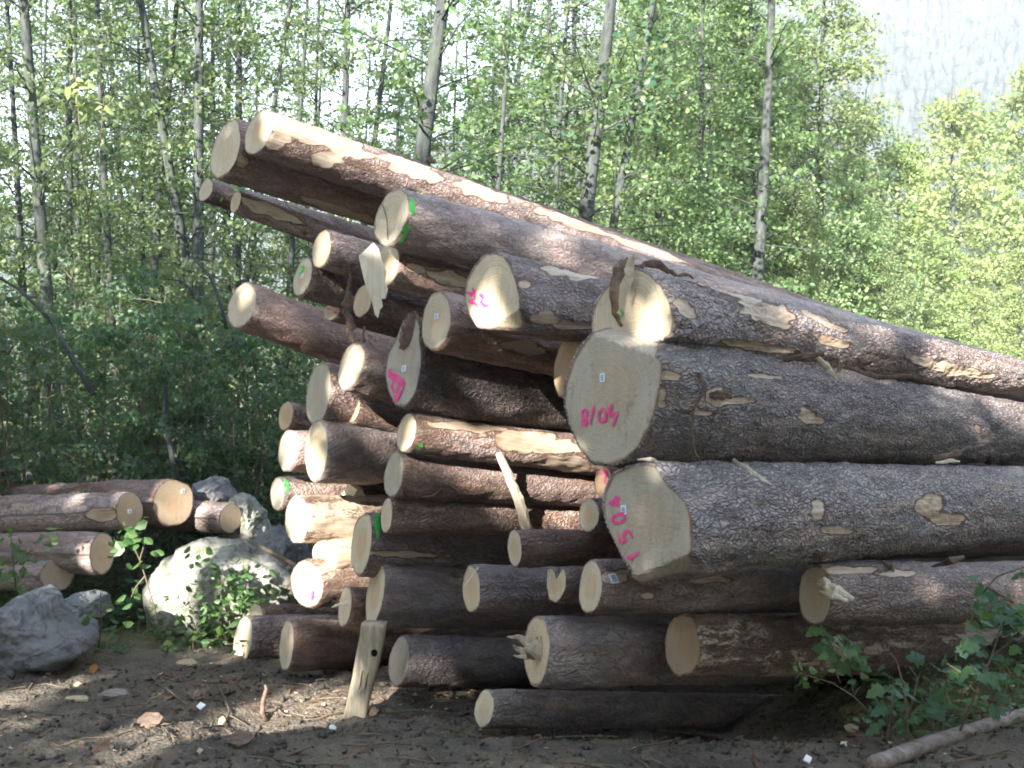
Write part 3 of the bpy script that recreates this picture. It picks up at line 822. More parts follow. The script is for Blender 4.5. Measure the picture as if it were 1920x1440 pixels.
paint('G3', 'painted_dot', [[(784, 832), (788, 838), (786, 844)], [(789, 830), (792, 838)]], 5.5, M_GREEN)
paint('G6', 'painted_ring', [[(533, 898), (538, 906), (540, 916), (536, 924)], [(536, 904), (534, 914)]], 5.0, M_GREEN)
paint('G8', 'painted_stripe', [[(704, 962), (706, 975), (704, 988), (708, 1002), (707, 1012)], [(708, 964), (709, 980), (711, 996)]], 6.0, M_GREEN)
paint('D1', 'painted_dab', [[(1164, 580), (1168, 588), (1166, 596)]], 4.5, M_GREEN)
for k, px, py, w, h, a in (('E1', 1130, 708, 8, 17, 4), ('E2', 1170, 956, 9, 18, 8), ('C2', 819, 594, 8, 11, 10), ('C3', 659, 691, 8, 12, 5), ('C4', 758, 691, 9, 12, 5),
                           ('B3', 567, 518, 6, 9, 5), ('L2', 343, 921, 5, 8, 0), ('L1', 243, 959, 4, 8, 0), ('F3', 1150, 1085, 15, 20, 0)):
    plate(k, px, py, w, h, a)

# dark saw line / groove marks on two ends
paint('B1', 'saw_crack', [[(716, 378), (726, 410), (728, 450)]], 2.0, M_BARKSTRIP)
paint('F8', 'scored_line', [[(897, 1064), (884, 1082), (871, 1100)]], 2.6, M_SPLINT)

# ------------------------------------------------------------------ torn wood and bark belonging to single logs
def blade(key, px_pts, lift0, lift1, thick, mat, name, parent=True, label=None):
    """a torn flake of wood or bark: an outline of photo pixels standing on a log's surface, curling off it"""
    base = None
    V = []
    n = len(px_pts)
    for i, (x, y) in enumerate(px_pts):
        loc, nn = hit(key, x, y)
        if loc is None:
            loc = base if base is not None else LOGS[key]['C0']
            loc = at(x, y, loc.y)
            nn = -ray(x, y)
        base = loc
        V.append(loc - ray(x, y) * (lift0 + (lift1 - lift0) * (i % 3) / 2.0))
    Wv = V + [q + ray(960, 720) * thick for q in V]
    Fc = [tuple(range(n)), tuple(range(2 * n - 1, n - 1, -1))] + [(i, n + i, n + (i + 1) % n, (i + 1) % n) for i in range(n)]
    o = mesh_obj(name, Wv, Fc, mat, LOGS[key]['ob'] if parent else None, False)
    if label: o['label'] = label
    return o

def strip(pts, widths, thick=0.006, seed=0, sides=6, squash=0.35):
    """a ragged strip: flattened tube along world points"""
    rg = random.Random(seed)
    V, Fc = [], []
    P = [Vector(p) for p in pts]
    for i, p in enumerate(P):
        t = (P[min(i + 1, len(P) - 1)] - P[max(i - 1, 0)]).normalized()
        n = (CAM - p).normalized()
        b = t.cross(n).normalized()
        n = b.cross(t)
        w = widths[i] / 2
        for kx in range(sides):
            a = 2 * math.pi * kx / sides
            V.append(p + b * (w * math.cos(a) * rg.uniform(0.75, 1.15)) + n * (max(thick, w * squash) * math.sin(a)))
    for i in range(len(P) - 1):
        for kx in range(sides):
            k2 = (kx + 1) % sides
            Fc.append((i * sides + kx, i * sides + k2, (i + 1) * sides + k2, (i + 1) * sides + kx))
    Fc.append(tuple(range(sides))[::-1]); n0 = (len(P) - 1) * sides
    Fc.append(tuple(range(n0, n0 + sides)))
    return V, Fc

def px_strip(name, px, Ys, wpx, mat, parent=None, seed=0, squash=0.35, jit=1.5, sub=4):
    rg = random.Random(seed)
    P, W = [], []
    n = len(px)
    Ys = Ys if isinstance(Ys, (list, tuple)) else [Ys] * n
    wpx = wpx if isinstance(wpx, (list, tuple)) else [wpx] * n
    for i in range(n - 1):
        for j in range(sub):
            t = j / sub
            x = px[i][0] + (px[i + 1][0] - px[i][0]) * t + rg.uniform(-jit, jit)
            y = px[i][1] + (px[i + 1][1] - px[i][1]) * t + rg.uniform(-jit, jit)
            Y = Ys[i] + (Ys[i + 1] - Ys[i]) * t
            P.append(at(x, y, Y)); W.append((wpx[i] + (wpx[i + 1] - wpx[i]) * t) * Y / F)
    P.append(at(*px[-1], Ys[-1])); W.append(wpx[-1] * Ys[-1] / F)
    V, Fc = strip(P, W, 0.003, seed, squash=squash)
    o = mesh_obj(name, V, Fc, mat, parent, False, None if parent else P[0])
    return o

px_strip('torn_bark', [(772, 584), (774, 605), (764, 630), (752, 655)], LOGS['C4']['C0'].y - 0.01, [16, 34, 34, 10], M_BARKSTRIP, LOGS['C4']['ob'], 17, 0.35)
yE1 = LOGS['E1']['C0'].y; yD1 = LOGS['D1']['C0'].y; yF4 = LOGS['F4']['C0'].y
# bark seam of the double log
px_strip('bark_seam', [(1180, 484), (1160, 505), (1150, 545), (1153, 590), (1166, 612)], [yD1 + .05, yD1 - 0.02, yD1 - 0.04, yD1 - 0.02, yD1], [10, 24, 18, 12, 6], M_BARKSTRIP, LOGS['D1']['ob'], 3, 0.3, 3.0)
px_strip('torn_splinter', [(1172, 520), (1180, 500), (1190, 474)], [yD1 + .0, yD1, yD1 - .03], [14, 16, 6], M_SPLINT, LOGS['D1']['ob'], 4, 0.3)
px_strip('torn_bark', [(1185, 498), (1220, 494), (1262, 512), (1300, 522)], [yD1 + .02, yD1 + .08, yD1 + .22, yD1 + .36], [6, 16, 11, 3], M_BARKSTRIP, LOGS['D1']['ob'], 5, 0.25, 4.0)
px_strip('heart_crack', [(1192, 522), (1186, 550), (1182, 572)], yD1 - 0.015, [9, 8, 3], M_GREYWOOD, LOGS['D1']['ob'], 6, 0.25)
# splinters across the grey log's end
for i, (pl, wl) in enumerate((([(1030, 1205), (1000, 1212), (975, 1196), (950, 1194)], [36, 30, 12, 3]), ([(1010, 1216), (985, 1222), (968, 1218), (964, 1208)], [26, 18, 9, 3]),
                              ([(1015, 1226), (985, 1232), (962, 1228)], [22, 12, 3]), ([(1040, 1215), (1015, 1218), (985, 1214)], [52, 44, 16]))):
    px_strip('torn_splinter', pl, [yF4 + 0.05] + [yF4 - 0.03 - 0.01 * i] * (len(pl) - 1), wl, M_GREYWOOD, LOGS['F4']['ob'], 20 + i, 0.4)
yF1 = LOGS['F1']['C0'].y
for i, (pl, wl) in enumerate((([(1600, 1122), (1570, 1108), (1548, 1098), (1532, 1094)], [8, 20, 16, 3]), ([(1590, 1126), (1560, 1116), (1536, 1108)], [6, 14, 3]), ([(1565, 1104), (1545, 1088), (1533, 1090)], [12, 10, 3]))):
    q = [hit('F1', *c)[0] for c in pl]
    Ys = [(c.y - 0.03 if c is not None else yF1 - 0.03) for c in q]
    px_strip('torn_splinter', pl, Ys, wl, M_SPLINT, LOGS['F1']['ob'], 40 + i, 0.4)
# bark stub on the huge butt and the peeling at its side
px_strip('peeling_bark', [(1312, 700), (1322, 725), (1300, 770), (1298, 810), (1303, 845), (1315, 872)], [hit('E1', 1312, 700)[0].y - .02] + [hit('E1', 1300, 770)[0].y - .035] * 5, [10, 8, 5, 4, 4, 2], M_BARKSTRIP, LOGS['E1']['ob'], 9, 0.4)
px_strip('peeling_bark', [(1330, 742), (1350, 740), (1372, 742)], [hit('E1', 1340, 742)[0].y - .03] * 3, [12, 20, 12], M_BARKSTRIP, LOGS['E1']['ob'], 10, 0.3)
px_strip('lifted_splinter', [(1196, 862), (1220, 860), (1245, 872)], [LOGS['E2']['C0'].y - .02, LOGS['E2']['C0'].y - .01, LOGS['E2']['C0'].y + .1], [3, 9, 4], M_SPLINT, LOGS['E2']['ob'], 11, 0.3)
px_strip('torn_splinter', [(660, 1128), (640, 1132), (622, 1138)], LOGS['G10']['C0'].y - .03, [10, 7, 2], M_SPLINT, LOGS['G10']['ob'], 12, 0.4)
px_strip('torn_knot', [(858, 1082), (848, 1072), (842, 1068)], [hit('F7', 858, 1082)[0].y, hit('F7', 850, 1078)[0].y - .03, hit('F7', 850, 1078)[0].y - .05], [14, 12, 6], M_BARKSTRIP, LOGS['F7']['ob'], 13, 0.6)
px_strip('knot_stub', [(812, 304), (806, 298), (798, 300)], [LOGS['A1']['C0'].y + 1.6] * 3, [14, 12, 5], M_BARKSTRIP, LOGS['A2']['ob'], 14, 0.6)

# ------------------------------------------------------------------ loose pieces lying on or hanging from the pile
def slab(name, px, Ys, thick, mat, label, cat, seed=0):
    """a flat ragged board: outline of photo pixels with a depth for each corner"""
    n = len(px)
    Ys = Ys if isinstance(Ys, (list, tuple)) else [Ys] * n
    V = [at(x, y, Y) for (x, y), Y in zip(px, Ys)]
    nrm = (V[1] - V[0]).cross(V[2] - V[0]).normalized()
    if nrm.dot(CAM - V[0]) < 0: nrm = -nrm
    W = V + [q - nrm * thick for q in V]
    tri = tessellate_polygon([V])
    Fc = [tuple(q) for q in tri] + [tuple(n + i for i in q[::-1]) for q in tri] + [(i, n + i, n + (i + 1) % n, (i + 1) % n) for i in range(n)]
    c = sum(V, Vector()) / n
    o = mesh_obj(name, W, Fc, mat, None, False, c)
    return tag(o, label, cat)

y0 = LOGS['B1']['C0'].y - 0.12
slab('splintered_board', [(700, 455), (672, 480), (684, 530), (697, 562), (703, 590), (708, 596), (712, 580), (717, 575), (715, 560), (722, 560), (727, 542), (721, 528), (724, 510), (716, 488), (710, 466)],
     y0, 0.02, M_SPLINT, 'pale splintered board hanging down under the green-ringed log', 'board')
o = px_strip('bark_strip', [(659, 515), (655, 545), (648, 572), (652, 590), (657, 612), (662, 640)], LOGS['B5']['C0'].y - .12, [3, 8, 16, 14, 18, 8], M_BARKSTRIP, None, 31, 0.3, 3.5)
tag(o, 'ragged rust-brown bark strip dangling beside the splintered board', 'bark')
o = px_strip('bark_strip', [(684, 612), (681, 628), (680, 642)], LOGS['C3']['C0'].y - .02, [5, 5, 9], M_BARKSTRIP, None, 32, 0.5, 1)
tag(o, 'short twig of bark standing on the flared tagged log', 'bark')
def lean_y(px, py, key, d=0.03):
    loc = hit(key, px, py)[0]
    return (loc.y if loc is not None else LOGS[key]['C0'].y) - d
def pile_depth(px, py):
    return min([q.y for q in (hit(k, px, py)[0] for k in ('G1', 'G2', 'G3', 'F10')) if q is not None] or [9.0])
bl = [(935 + 55 * i / 14, 850 + 142 * i / 14) for i in range(15)]
bd = [pile_depth(*q) for q in bl]
ya, yb = bd[0], min(bd[11:13])
cl = max(ya + (yb - ya) * i / 14 - bd[i] for i in range(13)) + 0.02
yy = [ya + (yb - ya) * t - cl for t in (0, 0.37, 0.69, 1.0)]
o = px_strip('wooden_batten', [(935, 850), (958, 902), (975, 948), (990, 992)], yy, [13, 17, 22, 24], M_SPLINT, None, 33, 0.35, 0.6)
tag(o, 'pinkish wooden batten leaning across the brown logs', 'batten')
yy = [lean_y(1380, 868, 'E2', .02), lean_y(1410, 885, 'E2', .025), lean_y(1444, 906, 'E2', .02)]
o = px_strip('wood_sliver', [(1374, 862), (1408, 886), (1446, 908)], yy, [7, 15, 3], M_SPLINT, None, 34, 0.3, 0.5)
tag(o, 'white wood sliver lying on the rough bark of the 1504 log', 'wood sliver')
for i, (pl, wl, lab, key) in enumerate((
        ([(1470, 676), (1505, 668), (1545, 662)], [6, 16, 8], 'dark curled bark flake lodged between the huge butt and the log above', 'E1'),
        ([(1530, 668), (1552, 690), (1570, 712)], [9, 16, 5], 'upright bark flake beside the white chip on the huge log', 'E1'),
        ([(1576, 678), (1574, 695), (1578, 710)], [6, 10, 5], 'white bark chip standing on the huge log', 'E1'),
        ([(1590, 690), (1650, 708), (1712, 704)], [8, 10, 6], 'long curved bark strip draped along the seam above the huge log', 'E1'),
        ([(1750, 858), (1790, 852), (1818, 838)], [10, 14, 3], 'tan bark flake stuck where the two biggest logs touch', 'E2'),
        ([(1755, 868), (1780, 864), (1800, 866)], [5, 9, 3], 'small white chip below the tan flake between the biggest logs', 'E2'),
        ([(1655, 1052), (1668, 1062), (1676, 1072)], [5, 12, 4], 'tan bark chip upright on the log with the splintered end', 'F1'),
        ([(1748, 1062), (1785, 1052), (1808, 1044)], [4, 16, 6], 'whitish curled bark piece on the log over the weeds', 'F1'),
        ([(780, 932), (810, 930), (828, 916)], [4, 5, 3], 'thin twig caught on the slim brown log', 'G1'),
        ([(1306, 628), (1322, 612), (1334, 602)], [4, 5, 3], 'orange bark curl standing where the split log meets the huge butt', 'D1'))):
    Ys = [lean_y(x, y, key, 0.03) for x, y in pl]
    Ym = min(Ys)
    Ys = [min(q, Ym + 0.25) for q in Ys]
    mt = M_SPLINT if 'white' in lab else M_BARKSTRIP
    nm = 'twig' if 'twig' in lab else ('wood_chip' if 'chip' in lab else 'bark_flake')
    o = px_strip(nm, pl, Ys, wl, mt, None, 60 + i, 0.35, 1.2)
    tag(o, lab, nm.replace('_', ' '))
# triangular offcut wedged between logs
c = at(672, 932, LOGS['G6']['C0'].y + 0.05)
yw = c.y
o = slab('wood_wedge', [(658, 941), (670, 918), (679, 917), (690, 942)], [yw, yw, yw + .03, yw + .05], 0.10, M_SPLINT, 'sunlit triangular wood wedge stuck between two brown logs', 'wedge')

# the grey post propping the pile
def post():
    yb = 5.62
    cl = [(702, 1168), (694, 1215), (683, 1270), (671, 1320), (660, 1368)]
    hw = [24, 24, 22, 21, 24]
    V, Fc = [], []
    sides = 14
    P, W = [], []
    rg = random.Random(5)
    for i in range(len(cl) - 1):
        for j in range(8):
            t = j / 8
            P.append(at(cl[i][0] + (cl[i + 1][0] - cl[i][0]) * t, cl[i][1] + (cl[i + 1][1] - cl[i][1]) * t, yb - 0.02 * (i + t)))
            W.append((hw[i] + (hw[i + 1] - hw[i]) * t) * yb / F)
    P.append(at(*cl[-1], yb - 0.1)); W.append(24 * yb / F)
    for i, p in enumerate(P):
        for k in range(sides):
            a = 2 * math.pi * k / sides
            ca, sa = math.cos(a), math.sin(a)
            cx = math.copysign(abs(ca) ** 0.45, ca); sy = math.copysign(abs(sa) ** 0.45, sa)
            groove = 0.10 * noise.noise(Vector((k * 1.7, i * 0.12, 2.0)))
            V.append(p + Vector((W[i] * cx * (1 + groove * 0.6), 0.055 * sy * (1 + groove), 0.012 * noise.noise(Vector((k * .7, 0, i * 4.0))) if i in (0, len(P) - 1) else 0)))
    for i in range(len(P) - 1):
        for k in range(sides):
            k2 = (k + 1) % sides
            Fc.append((i * sides + k, (i + 1) * sides + k, (i + 1) * sides + k2, i * sides + k2))
    Fc.append(tuple(range(sides))); n0 = (len(P) - 1) * sides
    Fc.append(tuple(range(n0, n0 + sides))[::-1])
    o = mesh_obj('wooden_post', V, Fc, M_GREYWOOD, None, True, P[-1])
    tag(o, 'weathered grey wooden post leaning against the bottom of the pile', 'post')
    hole = at(702, 1224, yb - 0.02 - 0.058)
    hv, hf = [], []
    for rr, zz in ((0.017, 0.0), (0.013, -0.006), (0.0001, -0.007)):
        for k in range(14):
            a = 2 * math.pi * k / 14
            hv.append(hole + Vector((rr * math.cos(a), -0.004 + -zz * 0.4, rr * 1.15 * math.sin(a))))
    for j in range(2):
        for k in range(14):
            k2 = (k + 1) % 14
            hf.append((j * 14 + k, j * 14 + k2, (j + 1) * 14 + k2, (j + 1) * 14 + k))
    mesh_obj('knot_hole', hv, hf, make_plain('hole_dark', (0.012, 0.010, 0.008), 0.95, 0.0), o)
    for i, pl in enumerate(([(690, 1262), (681, 1310), (672, 1352)], [(680, 1258), (672, 1305), (664, 1345)])):
        px_strip('drying_crack', pl, yb - 0.02 - 0.058 - 0.02, [1.5, 3, 1.5], bpy.data.materials['hole_dark'], o, 70 + i, 0.3, 0.6)
post()
# ------------------------------------------------------------------ ground
def ground_z(x, y):
    left = sstep((0.6 - x) / 2.5)
    drop = max(0.0, min(3.2, y - 4.5))
    z = 0.03 - drop * (0.105 * left + 0.045 * (1 - left))
    z += 0.10 * sstep((x - 1.6) / 1.2) * (1 - sstep((y - 6) / 3))
    z -= 0.10 * sstep((y - 8) / 6)
    # soil pushed up in front of the pile, wheel rut on the near side
    z -= 0.075 * sstep((x + 1.9) / 0.7) * (1 - sstep((x - 1.1) / 0.6)) * sstep((y - 4.7) / 0.3)
    z += 0.02 * math.exp(-((y - 4.95 + 0.25 * x) / 0.28) ** 2) * sstep((x + 1.6) / 0.8) * (1 - sstep((x - 1.0) / 0.6))
    z -= 0.05 * math.exp(-((y - 5.25 + 0.12 * x) / 0.16) ** 2) * sstep((-0.6 - x) / 0.8)
    z -= 0.17 * math.exp(-(((x - 1.05) / 1.0) ** 2 + ((y - 5.45) / 0.5) ** 2))
    sa, pe = (x + 0.1) * 0.766 + (y - 5.25) * 0.643, -(x + 0.1) * 0.643 + (y - 5.25) * 0.766
    if sa > 0: z -= 0.30 * sstep(sa / 0.9) * math.exp(-(pe / 0.6) ** 2)
    n = Vector((x, y, 0))
    z += 0.035 * noise.noise(n * 1.3) + 0.022 * noise.noise(n * 4.1)
    return z

def ground_fine(x, y):
    n = Vector((x, y, 3))
    z = ground_z(x, y)
    if 3.2 < y < 9 and -5 < x < 5:
        z += 0.026 * noise.noise(n * 8) + 0.026 * abs(noise.noise(n * 19)) + 0.010 * noise.noise(Vector((x * 1.3 + y * 1.1, y * 9 + x * 1.6, 5))) + 0.006 * noise.noise(n * 55)
    return z

def axis(lo, hi, fine, far):
    out = []
    x = lo
    while x < hi:
        out.append(x); x += fine
    s, x = fine, hi
    while x < far[1]:
        out.append(x); s *= 1.35; x += s
    out.append(far[1])
    s, x, pre = fine, lo, []
    while x > far[0]:
        s *= 1.35; x -= s; pre.append(max(x, far[0]))
    return pre[::-1] + out

xs, ys = axis(-4.0, 3.4, 0.026, (-1600, 1600)), axis(3.7, 8.6, 0.026, (-1500, 2600))
V, lit = [], []
for y in ys:
    for x in xs:
        V.append((x, y, ground_fine(x, y)))
        g = max(sstep((y - 6.9 + 0.15 * x) / 1.0) * (1 if x < -0.2 else 0.35), sstep((x - 1.45) / 0.4) * sstep((y - 4.55) / 0.35))
        lit.append(g)
nx = len(xs)
Fc = [(j * nx + i, j * nx + i + 1, (j + 1) * nx + i + 1, (j + 1) * nx + i) for j in range(len(ys) - 1) for i in range(nx - 1)]
gr = mesh_obj('ground', V, Fc, M_SOIL, None, True, None, None, {'litter': lit})
tag(gr, 'dark churned muddy forest ground strewn with bark and chips', None, None, 'structure')

def on_ground(px, py):
    """the ground point the photo shows at a pixel"""
    rr = ray(px, py)
    lo, hi = 1.0, 30.0
    for _ in range(50):
        m = (lo + hi) / 2
        q = CAM + rr * m
        if q.z < ground_z(q.x, q.y): hi = m
        else: lo = m
    q = CAM + rr * hi
    return Vector((q.x, q.y, ground_fine(q.x, q.y)))

# ------------------------------------------------------------------ boulders: outlines as seen, given depth and full roundness
def boulder(name, outline, Y, depth, mat, label, seed, cat='boulder', rough=0.08):
    pts = [at(x, y, Y) for x, y in outline]
    c = sum(pts, Vector()) / len(pts)
    P2 = [(p.x - c.x, p.z - c.z) for p in pts]
    def rad(a):
        ca, sa = math.cos(a), math.sin(a)
        best = 0
        for i in range(len(P2)):
            (ax, az), (bx, bz) = P2[i], P2[(i + 1) % len(P2)]
            ex, ez = bx - ax, bz - az
            det = ca * (-ez) + sa * ex
            if abs(det) < 1e-9: continue
            t = (-ax * ez + az * ex) / det
            s = (ca * az - sa * ax) / det
            if t > 0 and -1e-6 <= s <= 1 + 1e-6: best = max(best, t)
        return best
    NA, NB = 128, 72
    V = [c + Vector((0, -depth, 0))]
    for j in range(1, NB):
        b = math.pi * j / NB
        for i in range(NA):
            a = 2 * math.pi * i / NA
            r = rad(a)
            q = Vector((math.sin(b) * math.cos(a), math.cos(b) + seed, math.sin(b) * math.sin(a)))
            facet = 1 + rough * 2.4 * noise.noise(q * 1.6) + rough * 1.5 * (0.5 - abs(noise.noise(q * 3.3))) + rough * 0.45 * noise.noise(q * 9) + rough * 0.18 * noise.noise(q * 24)
            sb = math.sin(b) ** 0.75
            rr = r * sb * (1 if j == NB // 2 else facet)
            V.append(c + Vector((rr * math.cos(a), -depth * math.copysign(abs(math.cos(b)) ** 0.85, math.cos(b)) * facet, rr * math.sin(a))))
    V.append(c + Vector((0, depth, 0)))
    Fc = [(0, 1 + i, 1 + (i + 1) % NA) for i in range(NA)]
    for j in range(NB - 2):
        for i in range(NA):
            i2 = (i + 1) % NA
            Fc.append((1 + j * NA + i, 1 + (j + 1) * NA + i, 1 + (j + 1) * NA + i2, 1 + j * NA + i2))
    n0 = 1 + (NB - 2) * NA
    Fc += [(n0 + i, len(V) - 1, n0 + (i + 1) % NA) for i in range(NA)]
    o = mesh_obj(name, V, Fc, mat, None, True, c)
    return tag(o, label, cat, 'boulders by the low stack')

boulder('boulder', [(-60, 1165), (0, 1150), (32, 1118), (60, 1112), (88, 1124), (110, 1157), (140, 1178), (168, 1192), (172, 1212), (130, 1240), (80, 1262), (-10, 1258), (-70, 1250)], 6.75, 0.42, M_ROCK_GREY,
        'big smooth grey boulder with a brown scar, under the low stack', 3.1)
boulder('boulder', [(272, 1095), (300, 1062), (345, 1034), (390, 1022), (450, 1020), (500, 1035), (545, 1075), (552, 1130), (520, 1170), (455, 1185), (380, 1190), (310, 1185), (290, 1140)], 8.4, 0.42, M_ROCK_PALE,
        'pale mossy boulder half lit by the sun, leaves growing over it', 8.4)
boulder('boulder', [(112, 1140), (135, 1118), (165, 1108), (190, 1120), (195, 1150), (170, 1168), (125, 1165)], 7.3, 0.22, M_ROCK_GREY,
        'small bluish rock peeking out behind the big smooth boulder', 5.5)
boulder('boulder', [(352, 930), (372, 905), (400, 897), (425, 905), (440, 930), (425, 955), (370, 955)], 9.4, 0.3, M_ROCK_GREY,
        'grey rock on top of the rubble beside the low stack', 12.2, rough=0.09)
boulder('boulder', [(425, 945), (445, 928), (470, 932), (492, 965), (505, 1000), (500, 1030), (455, 1035), (430, 1010)], 9.3, 0.3, M_ROCK_PALE,
        'pale angular rock at the end of the low stack', 15.0, rough=0.09)
boulder('boulder', [(480, 1010), (520, 990), (560, 1010), (580, 1060), (570, 1120), (520, 1130), (480, 1080)], 8.6, 0.35, M_ROCK_GREY,
        'dim rock in the gap behind the pink-blotted log', 18.0, rough=0.08)

# ------------------------------------------------------------------ debris on the mud
def scatter_debris(n, region, name, mat, label, seed, size=(0.012, 0.05), flat=0.25):
    rg = random.Random(seed)
    V, Fc = [], []
    while len(Fc) < n * 8:
        x, y = region(rg)
        z = ground_fine(x, y)
        L = size[0] + (size[1] - size[0]) * rg.random() ** 2.2 * (1 if rg.random() < 0.9 else 1.8)
        W = L * rg.uniform(0.2, 0.55)
        H = L * flat * rg.uniform(0.4, 1.2)
        m = Matrix.Rotation(rg.uniform(0, 6.28), 3, 'Z') @ Matrix.Rotation(rg.uniform(-0.5, 0.5), 3, 'X') @ Matrix.Rotation(rg.uniform(-0.35, 0.35), 3, 'Y')
        n0 = len(V)
        base = Vector((x, y, z + H * 0.25))
        for sx, sy, sz in ((1, 0, 0), (0.3, 1, 0), (-1, 0.2, 0), (-0.3, -1, 0), (0, 0, 1), (0, 0, -1)):
            V.append(base + m @ Vector((sx * L / 2 * rg.uniform(0.6, 1.2) + rg.uniform(-.2, .2) * L, sy * W / 2 * rg.uniform(0.6, 1.2), sz * H / 2 + rg.uniform(-.15, .15) * H)))
        for k in range(4):
            Fc.append((n0 + k, n0 + (k + 1) % 4, n0 + 4)); Fc.append((n0 + (k + 1) % 4, n0 + k, n0 + 5))
    o = mesh_obj(name, V, Fc, mat, None, 'clod' in name)
    return tag(o, label, None, None, 'stuff')
def strip_region(rg):
    y = rg.uniform(4.2, 6.9)
    return rg.uniform(-0.5 * y, 0.5 * y), y
M_BARKBIT = make_plain('bark_bits', (0.115, 0.072, 0.048), 0.9, 0.2, 0.5, 14.0)
M_CLOD = make_plain('clod', (0.075, 0.066, 0.057), 0.95, 0.2, 0.4, 12.0)
scatter_debris(2200, strip_region, 'bark_debris', M_BARKBIT, 'small brown bark bits scattered over the mud', 1, (0.010, 0.045))
scatter_debris(150, strip_region, 'bark_debris', M_BARKBIT, 'larger flat bark scraps scattered over the mud', 21, (0.04, 0.17), 0.10)
scatter_debris(420, strip_region, 'chip_debris', M_CHIP, 'tiny pale wood chips scattered over the mud', 2, (0.008, 0.036), 0.25)
scatter_debris(5200, strip_region, 'clod_rubble', M_CLOD, 'dark crumbled soil clods on the mud', 3, (0.006, 0.045), 0.8)
def pile_region(rg):
    t = rg.random() ** 0.8
    x = -2.2 + 4.0 * t
    return x + rg.uniform(-.2, .2), 6.5 - 1.75 * t + rg.gauss(0, 0.28)
scatter_debris(1500, pile_region, 'bark_litter', M_BARKBIT, 'bark litter heaped along the front of the pile', 31, (0.015, 0.10), 0.15)
scatter_debris(260, pile_region, 'splinter_litter', M_SPLINT, 'pale splinters among the bark litter in front of the pile', 32, (0.01, 0.05), 0.15)
def twig_stuff():
    rg = random.Random(9)
    bag = Bag()
    for _ in range(240):
        x, y = strip_region(rg)
        a, L = rg.uniform(0, 6.28), rg.uniform(0.06, 0.35)
        pts = []
        for i in range(4):
            t = i / 3 - 0.5
            qx, qy = x + math.cos(a) * L * t, y + math.sin(a) * L * t + rg.uniform(-.01, .01)
            pts.append((qx, qy, ground_fine(qx, qy) + 0.008 + rg.uniform(0, 0.012)))
        bag.add(tube(pts, [rg.uniform(0.002, 0.005)] * 4, 5))
    tag(mesh_obj('twig_litter', bag.v, bag.f, M_TWIG), 'thin dry twigs lying all over the mud', None, None, 'stuff')
twig_stuff()

def chip(px, py, w, h, label, mat=None, name='wood_chip', cat='wood chip', seed=0, tilt=0.5):
    """a single chip that can be picked out on the mud"""
    p = on_ground(px, py)
    rg = random.Random(seed)
    W = w / F * p.y / 2; D = h / F * p.y / 2 / (0.30 + tilt * 0.9)
    V = []
    n = rg.choice((4, 5, 6)) if W < 0.04 else 7
    for z in (0.0, 0.004 + W * 0.12):
        for k in range(n):
            a = 2 * math.pi * k / n + 0.2
            r = rg.uniform(0.75, 1.2)
            V.append(Vector((W * r * math.cos(a), D * r * math.sin(a), z + D * math.sin(a) * tilt + 0.004 + D * tilt * 0.8)))
    Fc = [tuple(range(n))[::-1], tuple(range(n, 2 * n))] + [(k, (k + 1) % n, n + (k + 1) % n, n + k) for k in range(n)]
    o = mesh_obj(name, [p + q for q in V], Fc, mat or M_CHIP, None, False, p)
    return tag(o, label, cat)
chip(376, 1336, 17, 13, 'square white wood chip on the mud, up from the track', M_WHITE, seed=1, tilt=0.9)
chip(374, 1418, 14, 10, 'pale wood chip pressed in the dark wheel track', seed=2, tilt=0.8)
chip(1515, 1432, 16, 14, 'small white square scrap of paper on the mud', M_WHITE, 'paper_scrap', 'paper', seed=3, tilt=0.9)
chip(146, 1286, 17, 10, 'pale chip on the mud below the big smooth boulder', seed=4)
chip(90, 1268, 12, 8, 'whitish chip lying nearest to the big smooth boulder', seed=5)
chip(623, 1374, 14, 13, 'white chip at the foot of the leaning grey post', M_WHITE, seed=6, tilt=1.0)
chip(415, 1360, 14, 15, 'reddish chip beside the sunlit rut', seed=7, tilt=0.9)
chip(145, 1318, 48, 9, 'long pale splinter on the mud by the black bark slab', seed=8, tilt=0.2)
chip(215, 1308, 62, 15, 'black and white bark slab lying on the mud', M_BRANCHY, 'bark_piece', 'bark', seed=9, tilt=0.3)
chip(350, 1250, 40, 11, 'light strip of split wood below the leafy boulder', seed=10, tilt=0.3)
chip(280, 1362, 52, 24, 'curved reddish bark piece lying on the mud', M_BARKSTRIP, 'bark_piece', 'bark', seed=11, tilt=0.5)
chip(450, 1400, 50, 26, 'flat brown bark piece near the bottom of the rut', M_BARKSTRIP, 'bark_piece', 'bark', seed=12, tilt=0.35)
chip(175, 1262, 18, 16, 'orange brown dead leaf on the mud by the boulder', make_plain('dead_leaf', (0.30, 0.12, 0.035), 0.8), 'dead_leaf', 'leaf', seed=13, tilt=0.7)
chip(700, 1345, 20, 22, 'reddish bark shard stuck in the soil by the post', M_BARKSTRIP, 'bark_piece', 'bark', seed=14, tilt=0.9)
chip(1108, 1372, 42, 22, 'reddish curled bark piece under the fallen stick', M_BARKSTRIP, 'bark_piece', 'bark', seed=15, tilt=0.4)
chip(1595, 1300 + 78, 30, 16, 'tan chip at the edge of the weeds', seed=16, tilt=0.6)

